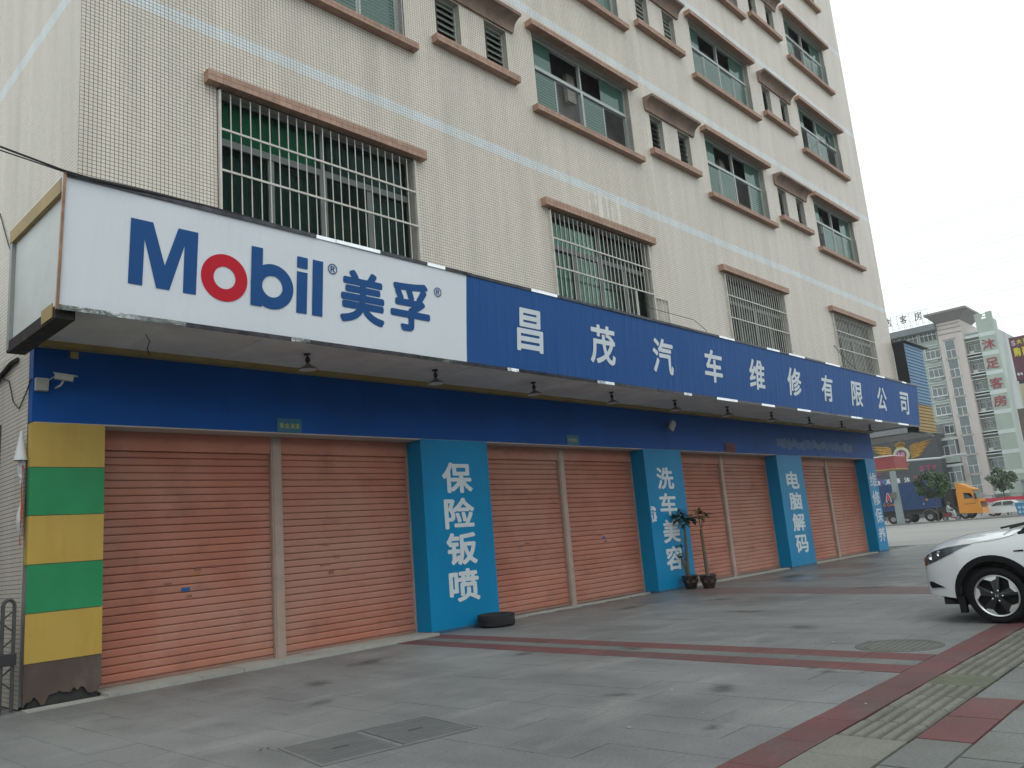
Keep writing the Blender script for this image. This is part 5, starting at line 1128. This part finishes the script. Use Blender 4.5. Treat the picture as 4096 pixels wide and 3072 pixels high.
def feather(name, y0, z0, y1, z1, w_, x):
    d = Vector((0,y1-y0,z1-z0)); n = Vector((0,-d.z,d.y)).normalized()*w_; p = Vector((x,y0,z0)); m_ = p+d*.55
    MB().add([p+n*.5, m_+n, p+d, m_-n*.7, p-n*.5, m_+Vector((-.08,0,0))], [(0,1,5),(1,2,5),(2,3,5),(3,4,5),(4,0,5)]).build(name, GOLD, T)
for sgn, span in ((-1, 3.1), (1, 3.0)):
    for k in range(9):      # long flight feathers
        t = k/8; y0 = cy+sgn*(1.32+.10*math.sin(t*3)); z0 = cz+1.15-1.65*t; L_ = span*(1-.62*t)
        feather('feather', y0+sgn*.15, z0, y0+sgn*(L_), z0+.42*(1-t)-(.06 if k % 2 else 0)+(.1 if sgn < 0 else .15), .14, -.06-.01*k)
    for k in range(7):
        t = k/6; y0 = cy+sgn*1.22; z0 = cz+1.0-1.55*t
        feather('covert_feather', y0, z0, y0+sgn*(1.25*(1-.5*t)), z0+.45*(1-t)+.05, .15, -.18)
cr = MB(); cr.box(-.2,0,cy-.52,cy+.52,cz+1.0,cz+1.16)
for k in range(7):
    a = -.62+.207*k; cr.path([(-.1,cy+.16*k-.48,cz+1.14),(-.12,cy+a*1.12,cz+1.5),(-.1,cy+a*.75,cz+1.72),(-.1,cy+.0,cz+1.70)], .055, 6)
cr.path([(-.1,cy,cz+1.68),(-.1,cy,cz+2.02)], .05, 6); cr.box(-.13,-.07,cy-.14,cy+.14,cz+1.82,cz+1.9); cr.build('crown_emblem', GOLD, T)
for k in range(11):
    a = math.pi*(k/10); feather('scroll', cy+.1*math.cos(a), cz-1.25, cy+.98*math.cos(a), cz-1.35-.42*math.sin(a)+(.12 if k % 2 else 0), .12, -.08)
for ch, yy in (('K',2.70),('T',1.90),('V',1.14)): put_glyph('letter', ch, MAG, T, lambda u, v: (-.05, yy+.30-.60*u, 6.45+.66*v), .10, (-.001,0,0))
for ch, yy, mt in (('豪',6.25,LETTERW),('沐',4.95,LETTERW),('足',3.75,MAG),('英',7.6,LETTERW),('会',9.0,LETTERW)): put_glyph('character', ch, mt, T, lambda u, v: (-.05, yy+.40-.80*u, 5.02+.76*v), .03, (-.001,0,0))
for k in range(6): MB().box(-.05,0,8.3+.42*k,8.62+.42*k,6.5,6.75).build('small_letter', MAG, T)
MB().lathe([(.42,-.05),(0,-.05)], (0,8.75,5.6), 'X', 20).build('purple_disc', M('purple_disc', (.17,.03,.18), .5), T); MB().lathe([(.36,-.06),(0,-.06)], (0,8.05,5.5), 'X', 20).build('blue_disc', M('blue_disc', (.03,.13,.32), .5), T)

# ---- hotel tower
T = thing('hotel_tower', 'pale green and pink hotel tower with red vertical lettering', 'building', (122,14.5,0))
HG = M('pale_green_render', (.36,.43,.385), .8, .08, .4, dirt=(.19,.215,.20), dsc=.35, dlo=.5, dhi=.8, damt=.5, stretch=(1,1,.2)); HP = M('pink_render', (.55,.50,.475), .8, .06, .4, dirt=(.44,.40,.37), dsc=.35, damt=.4, stretch=(1,1,.2)); HB = M('pale_band', (.55,.61,.60), .8, .06, .6); WFR = M('white_window_frame', (.72,.75,.75), .5, .05, 2)
HGL = glass('hotel_glass', (.5,.55,.55), .06, .05, .35, (.11,.13,.135)); HDK = M('hotel_room', (.12,.13,.135), .9, .4, .8); DRAPE = M('hotel_drape', (.30,.28,.27), .8, .25, .6); AC = M('ac_unit', (.45,.46,.45), .6)
FL = 2.73; TOPF = 24.25
MB().box(1.2,18,0.02,3.95,0,25.0).build('wall', HG, T); MB().box(.05,18,7.02,30,0,26.2).build('wall', HG, T); MB().box(-.45,18,3.95,7.02,0,27.0).build('pink_column', HP, T)
sdw = MB().box(1.2,18,0.0,.02,0,25.0).build('side_wall', M('stained_white_render', (.42,.46,.46), .85, .12, .3, dirt=(.17,.18,.18), dsc=.25, dlo=.45, dhi=.7, stretch=(1,1,.25)), T)
MB().box(0,1.2,.0,2.05,0,25.0).build('sign_panel', HG, T); MB().box(0,2.2,.0,2.1,25.0,26.3).build('turret', HG, T)
for a, c in ((0,.75),(1.4,2.15)): MB().box(.0,.5,a,c,26.3,27.3).build('turret_post', HG, T)
for z in (26.35,26.7,27.05): MB().box(.1,.3,.75,1.4,z,z+.12).build('turret_bar', HB, T)
r = MB(); r.hexa([(-.45,3.95,27.0),(6,3.95,27.0),(6,7.02,27.0),(-.45,7.02,27.0)],[(-1.6,2.7,28.2),(7,2.7,28.2),(7,8.0,28.2),(-1.6,8.0,28.2)]); r.box(-1.7,7.1,2.6,8.1,28.2,28.5); r.build('flat_roof', M('mauve_grey_roof', (.235,.215,.22), .8, .1, .5), T)
for z in (25.3,26.0,26.6): MB().box(-.52,-.45,3.9,7.07,z,z+.10).build('string_course', M('string_course', (.30,.26,.245), .8), T)
MB().box(-1.2,.05,7.05,30,26.2,27.1).build('roof_ledge', M('grey_green_ledge', (.17,.19,.20), .8, .1, .5), T)
for k in range(5):     # attic windows under the ledge
    W = MB().box(-.02,.05,7.3+2.6*k,9.6+2.6*k,24.95,26.15).build('window', HDK, T)
    for q in range(5): MB().box(-.06,-.02,7.3+2.6*k+.56*q,7.36+2.6*k+.56*q,24.95,26.15).build('frame', WFR, W)
    MB().box(-.05,-.02,7.3+2.6*k,9.6+2.6*k,25.72,25.78).build('frame', WFR, W)
random.seed(61)
def hwin(y0, y1, z0, z1, x, cols, split, drape):
    W = MB().box(x,x+.04,y0,y1,z0,z1).build('window', HDK, T); 
    if drape:
        a = random.uniform(0,.5); MB().box(x-.012,x-.002,y0+(y1-y0)*a,y0+(y1-y0)*(a+random.uniform(.2,.5)),z0,z1).build('drape', DRAPE, W)
    MB().box(x-.05,x-.04,y0,y1,z0,z1).build('pane', HGL, W)
    f = MB(); t = .06
    f.box(x-.09,x-.05,y0,y1,z0-t,z0); f.box(x-.09,x-.05,y0,y1,z1,z1+t)
    for k in range(cols+1): yy = y0+(y1-y0)*k/cols; f.box(x-.092,x-.05,yy-t/2,yy+t/2,z0,split if 0 < k < cols else z1)
    f.box(x-.094,x-.05,y0,y1,split-t/2,split+t/2); f.build('frame', WFR, W)
for i in range(8):
    zt = TOPF-FL*i
    MB().box(-.03,0.0,.0,2.05,zt-.30,zt+.25).build('floor_band', HB, T)
    if zt-2.3 < 2: continue
    hwin(5.05,6.35,zt-2.45,zt+.05,-.45,2,zt-1.35,random.random() < .8); MB().box(-.62,-.45,4.95,6.45,zt-2.66,zt-2.56).build('sill', HP, T); MB().box(-.60,-.45,4.9,6.5,zt+.18,zt+.26).build('window_head', M('string_course', (.30,.26,.245), .8), T)
    # recessed balcony bay
    hwin(2.25,3.80,zt-1.9,zt-.75,1.2,2,zt-1.0,random.random() < .6); MB().box(.0,1.2,2.08,3.93,zt-.15,zt+.22).build('balcony_beam', HB, T); MB().box(.0,.12,2.08,3.93,zt-2.75,zt-2.35).build('balcony_front', HB, T); MB().box(.0,.1,2.08,3.93,zt-.62,zt-.55).build('balcony_rail', WFR, T)
    if random.random() < .7: MB().box(.15,.5,3.0,3.55,zt-2.35,zt-1.95).build('ac_unit', AC, T)
    for k in range(3):   # left wing windows
        y0 = 7.25+3.3*k; hwin(y0,y0+1.95,zt-1.95,zt-.45,.05,3,zt-.85,random.random() < .7); MB().box(-.25,.05,y0-.05,y0+2.0,zt-2.15,zt-2.02).build('sill', HB, T); MB().box(-.15,.05,y0+.4,y0+1.5,zt-2.55,zt-2.2).build('vent_grille', M('vent_grille', (.33,.37,.36), .7), T)
    MB().box(-.04,.05,7.03,17,zt-.1,zt+.03).build('floor_band', HB, T)
for ch, z in (('沐',22.8),('足',20.1),('客',17.3),('房',14.8)): put_glyph('character', ch, M('red_hotel_letters', (.30,.04,.055), .5), T, lambda u, v: (-.08, 1.85-1.6*u, z-.78+1.5*v), .016, (-.002,0,0))
for i, (zt, y0) in enumerate(((10.3,7.15),(6.6,7.0))):   # glazed balcony boxes low on the left wing
    MB().box(-1.6,.05,y0-.05,y0+2.3,zt-3.1,zt-2.1).build('balcony_front', HG, T); hwin(y0,y0+2.25,zt-2.1,zt,-1.55,3,zt-.75,True); MB().box(-1.7,.05,y0-.1,y0+2.35,zt+.06,zt+.35).build('balcony_roof', HB, T); MB().box(-1.5,.04,y0,y0+2.2,zt-2.05,zt).build('balcony_room', HDK, T)
# rooftop lettering on its scaffold
R2 = thing('rooftop_sign', 'dark rooftop characters on a thin scaffold above the hotel', 'sign', (121.5,22,27.1))
FRM = M('thin_scaffold', (.33,.34,.35), .6)
b = MB()
for k in range(9): b.tube((0,.3+.85*k,0),(0,.3+.85*k,2.5),.028,.028,4); b.tube((1.5,.3+.85*k,0),(0,.3+.85*k,1.3),.018,.018,4)
for z in (.5,1.2,1.95,2.5): b.tube((0,.3,z),(0,7.1,z),.02,.02,4)
b.build('scaffold', FRM, R2)
for ch, yy in (('店',5.85),('客',3.65),('房',1.6)): put_glyph('character', ch, M('dark_rooftop_letters', (.05,.045,.07), .6), R2, lambda u, v: (-.06, yy+.5-1.0*u, 1.05+1.25*v), .018, (-.002,0,0))

# ---- billboard building at the right edge
T = thing('billboard', 'maroon advertising billboard with yellow characters at the right edge', 'billboard', (92,7.55,13.3))
MB().box(0,.4,-9,0,0,4.5).build('panel', M('maroon_panel', (.095,.025,.042), .5, .06, .6), T); MB().box(.1,.3,-9,-.2,-.35,0).build('gantry', DARKMET, T); MB().box(-.02,0,-.08,0,0,4.5).build('edge', WHITEP, T)
YTX = M('yellow_billboard_text', (.55,.50,.03), .5)
for ch, y0, y1, z0, z1, mt in (('S',-.25,-.62,3.62,4.15,M('billboard_logo', (.50,.42,.50), .5)),('大',-.72,-1.20,3.68,4.2,YTX),('兴',-1.3,-1.8,3.72,4.25,YTX),('购',-.32,-.92,2.45,3.4,YTX),('建',-1.05,-1.7,2.45,3.4,YTX),('一',-1.35,-1.9,1.75,1.9,LETTERW),('地',-.22,-.44,.50,.78,LETTERW),('址',-.5,-.72,.50,.78,LETTERW),('金',-.95,-1.2,.50,.78,LETTERW)):
    put_glyph('character', ch, mt, T, lambda u, v: (-.03, y0+(y1-y0)*u, z0+(z1-z0)*v), .05, (-.001,0,0))
T = thing('cream_building', 'cream building under the billboard at the right edge', 'building', (100,8.85,0))
MB().box(0,10,-14,0,0,13.9).build('wall', M('cream_render', (.48,.46,.31), .8, .08, .5), T); MB().box(-2.0,6,-10,.3,0,11.0).build('brown_annex', M('brown_annex', (.12,.10,.085), .85, .15, .6), T)
for k in range(3): MB().box(-2.06,-2.0,-1.5-2.4*k,-.4-2.4*k,6.5,8.2).build('window', HDK, T)
T = thing('grey_shed', 'low grey shed wall glimpsed between the hotel and the railing', 'shed', (112,12.5,0)); MB().box(0,4,-6,.5,0,3.6).build('wall', M('pale_shed', (.33,.37,.39), .8, .1, .5), T); MB().box(-.3,4.3,-6.3,.8,3.6,3.75).build('roof', GREYMET, T)

# ---- overhead power lines against the sky
lab = ['topmost','second','third','fourth','fifth','sixth','seventh','eighth']
for i, (z, dy) in enumerate(((21.6,0),(19.5,0),(19.3,0),(18.15,0),(17.95,0),(16.4,0),(16.2,0),(14.3,0))):
    tag(MB().path([(60+.5*i, y, z+.00035*(y-30)**2*.3) for y in range(-60, 100, 10)], .013, 4).build('power_line', M('pale_power_line', (.5,.52,.53), .6)), f'thin overhead power line against the white sky, {lab[i]} from the top', 'power line', 'power lines beside the shop building')  # pale grey paints the glare of the white sky into the wires

# ---- dense roadside trees and the block opposite, behind the viewer (seen only as shade and in the mirror edging)
random.seed(77); lf = MB()
for k in range(16):
    cx_, cy_, h = -16+3.4*k, -19+random.uniform(-1.5,1.5), random.uniform(6.0,8.5)
    for q in range(420):
        d = Vector((random.gauss(0,1), random.gauss(0,1), random.gauss(0,1))).normalized()*random.random()**.35; p = Vector((cx_+d.x*2.4, cy_+d.y*2.2, h*.58+d.z*h*.42)); u = Vector((random.uniform(-1,1),random.uniform(-1,1),random.uniform(-1,1))).normalized(); w_ = u.orthogonal().normalized(); s = random.uniform(.25,.5)
        lf.add([p-u*s, p+w_*s*.6, p+u*s, p-w_*s*.6], [(0,1,2,3)])
    lf.tube((cx_,cy_,0),(cx_,cy_,h*.5),.14,.09,6)
stuff(lf.build('roadside_trees', FOL))

T = thing('added_shade_block', 'plain low grey block, unseen beyond the left edge, added to shade the side wall', 'building', (-9,0,0))
MB().box(0,7.0,.3,14,0,5.2).build('wall', M('shade_block_render', (.22,.21,.19), .85, .15, .6), T); MB().box(-.1,7.1,.2,14.1,5.2,5.4).build('roof', CONC, T)  # unseen block, added only to dim the lower left wall

T = thing('hanging_mop', 'dark mop head on a stick poking from the far upper window', 'mop', (22.95,YW,A_Z[1][0]))
MB().tube((-.15,.1,.12),(.12,-.50,.62),.012,.012,6).build('stick', POST, T)
b = MB(); random.seed(3)
for k in range(26): b.tube((.12+random.uniform(-.03,.03),-.50,.62),(.14+random.uniform(-.09,.09),-.52+random.uniform(-.07,.07),.62-random.uniform(.25,.42)),.011,.006,4)
b.build('mop_head', M('grey_mop', (.05,.055,.06), .9), T)

# thin overcast haze over the whole place
hz = bpy.data.materials.new('haze_air'); hz.use_nodes = True; hn = hz.node_tree.nodes; hn.clear()
ho = hn.new('ShaderNodeOutputMaterial'); hv = hn.new('ShaderNodeVolumePrincipled'); hv.inputs['Color'].default_value = (.93,.96,.97,1); hv.inputs['Density'].default_value = .0006; hv.inputs['Anisotropy'].default_value = 0
hz.node_tree.links.new(hv.outputs[0], ho.inputs['Volume'])
stuff(MB().box(-60, 190, -90, 130, -1.0, 34).build('haze', hz))

# oil spots and tyre scuffs on the forecourt, thin films with ragged fading edges
st = bpy.data.materials.new('oil_film'); st.use_nodes = True; n = st.node_tree.nodes; L = st.node_tree.links; b = n['Principled BSDF']; b.inputs['Base Color'].default_value = (.035,.034,.032,1); b.inputs['Roughness'].default_value = .5
tc = n.new('ShaderNodeTexCoord'); gr_ = n.new('ShaderNodeTexGradient'); gr_.gradient_type = 'SPHERICAL'; L.new(tc.outputs['Object'], gr_.inputs[0])
geo = n.new('ShaderNodeNewGeometry'); nz = n.new('ShaderNodeTexNoise'); nz.inputs['Scale'].default_value = 7; nz.inputs['Detail'].default_value = 7; L.new(geo.outputs['Position'], nz.inputs['Vector'])
mu = n.new('ShaderNodeMath'); mu.operation = 'MULTIPLY'; L.new(gr_.outputs['Fac'], mu.inputs[0]); L.new(nz.outputs['Fac'], mu.inputs[1])
ra = n.new('ShaderNodeMapRange'); ra.inputs[1].default_value = .10; ra.inputs[2].default_value = .45; ra.inputs[4].default_value = .34; L.new(mu.outputs[0], ra.inputs[0]); L.new(ra.outputs[0], b.inputs['Alpha'])
dm = MB(); dm.v = [(math.cos(2*math.pi*i/20), math.sin(2*math.pi*i/20), 0) for i in range(20)]; dm.f = [tuple(range(20))]
dme = dm.build('oil_stain', st).data; bpy.data.objects.remove(bpy.data.objects['oil_stain'])
random.seed(91)
for x, y, a, c, t in ((3.4,-6.6,.32,.16,.4),(4.35,-7.1,.16,.12,0),(4.5,-6.9,.12,.1,1),(2.9,-5.9,.22,.12,2),(3.6,-1.4,.5,.3,.2),(2.3,-2.2,.35,.22,1.1),(4.6,-3.2,.3,.2,.6),(9.6,-1.2,.7,.35,.1),(10.8,-2.4,.5,.3,2.2),(8.9,-3.9,.6,.25,1.5),(16.2,-1.3,1.0,.5,.3),(7.2,-5.6,.4,.22,.9),(1.6,-3.3,.25,.15,.3),(12.6,-4.6,.8,.3,1.9),(2.2,-7.2,.14,.1,.4),(5.2,-4.4,.3,.14,1.2)):
    o = link('oil_stain', dme, forecourt, (x, y, .0046+random.uniform(0,.0006))); o.scale = (a, c, 1); o.rotation_euler = (0, 0, t)
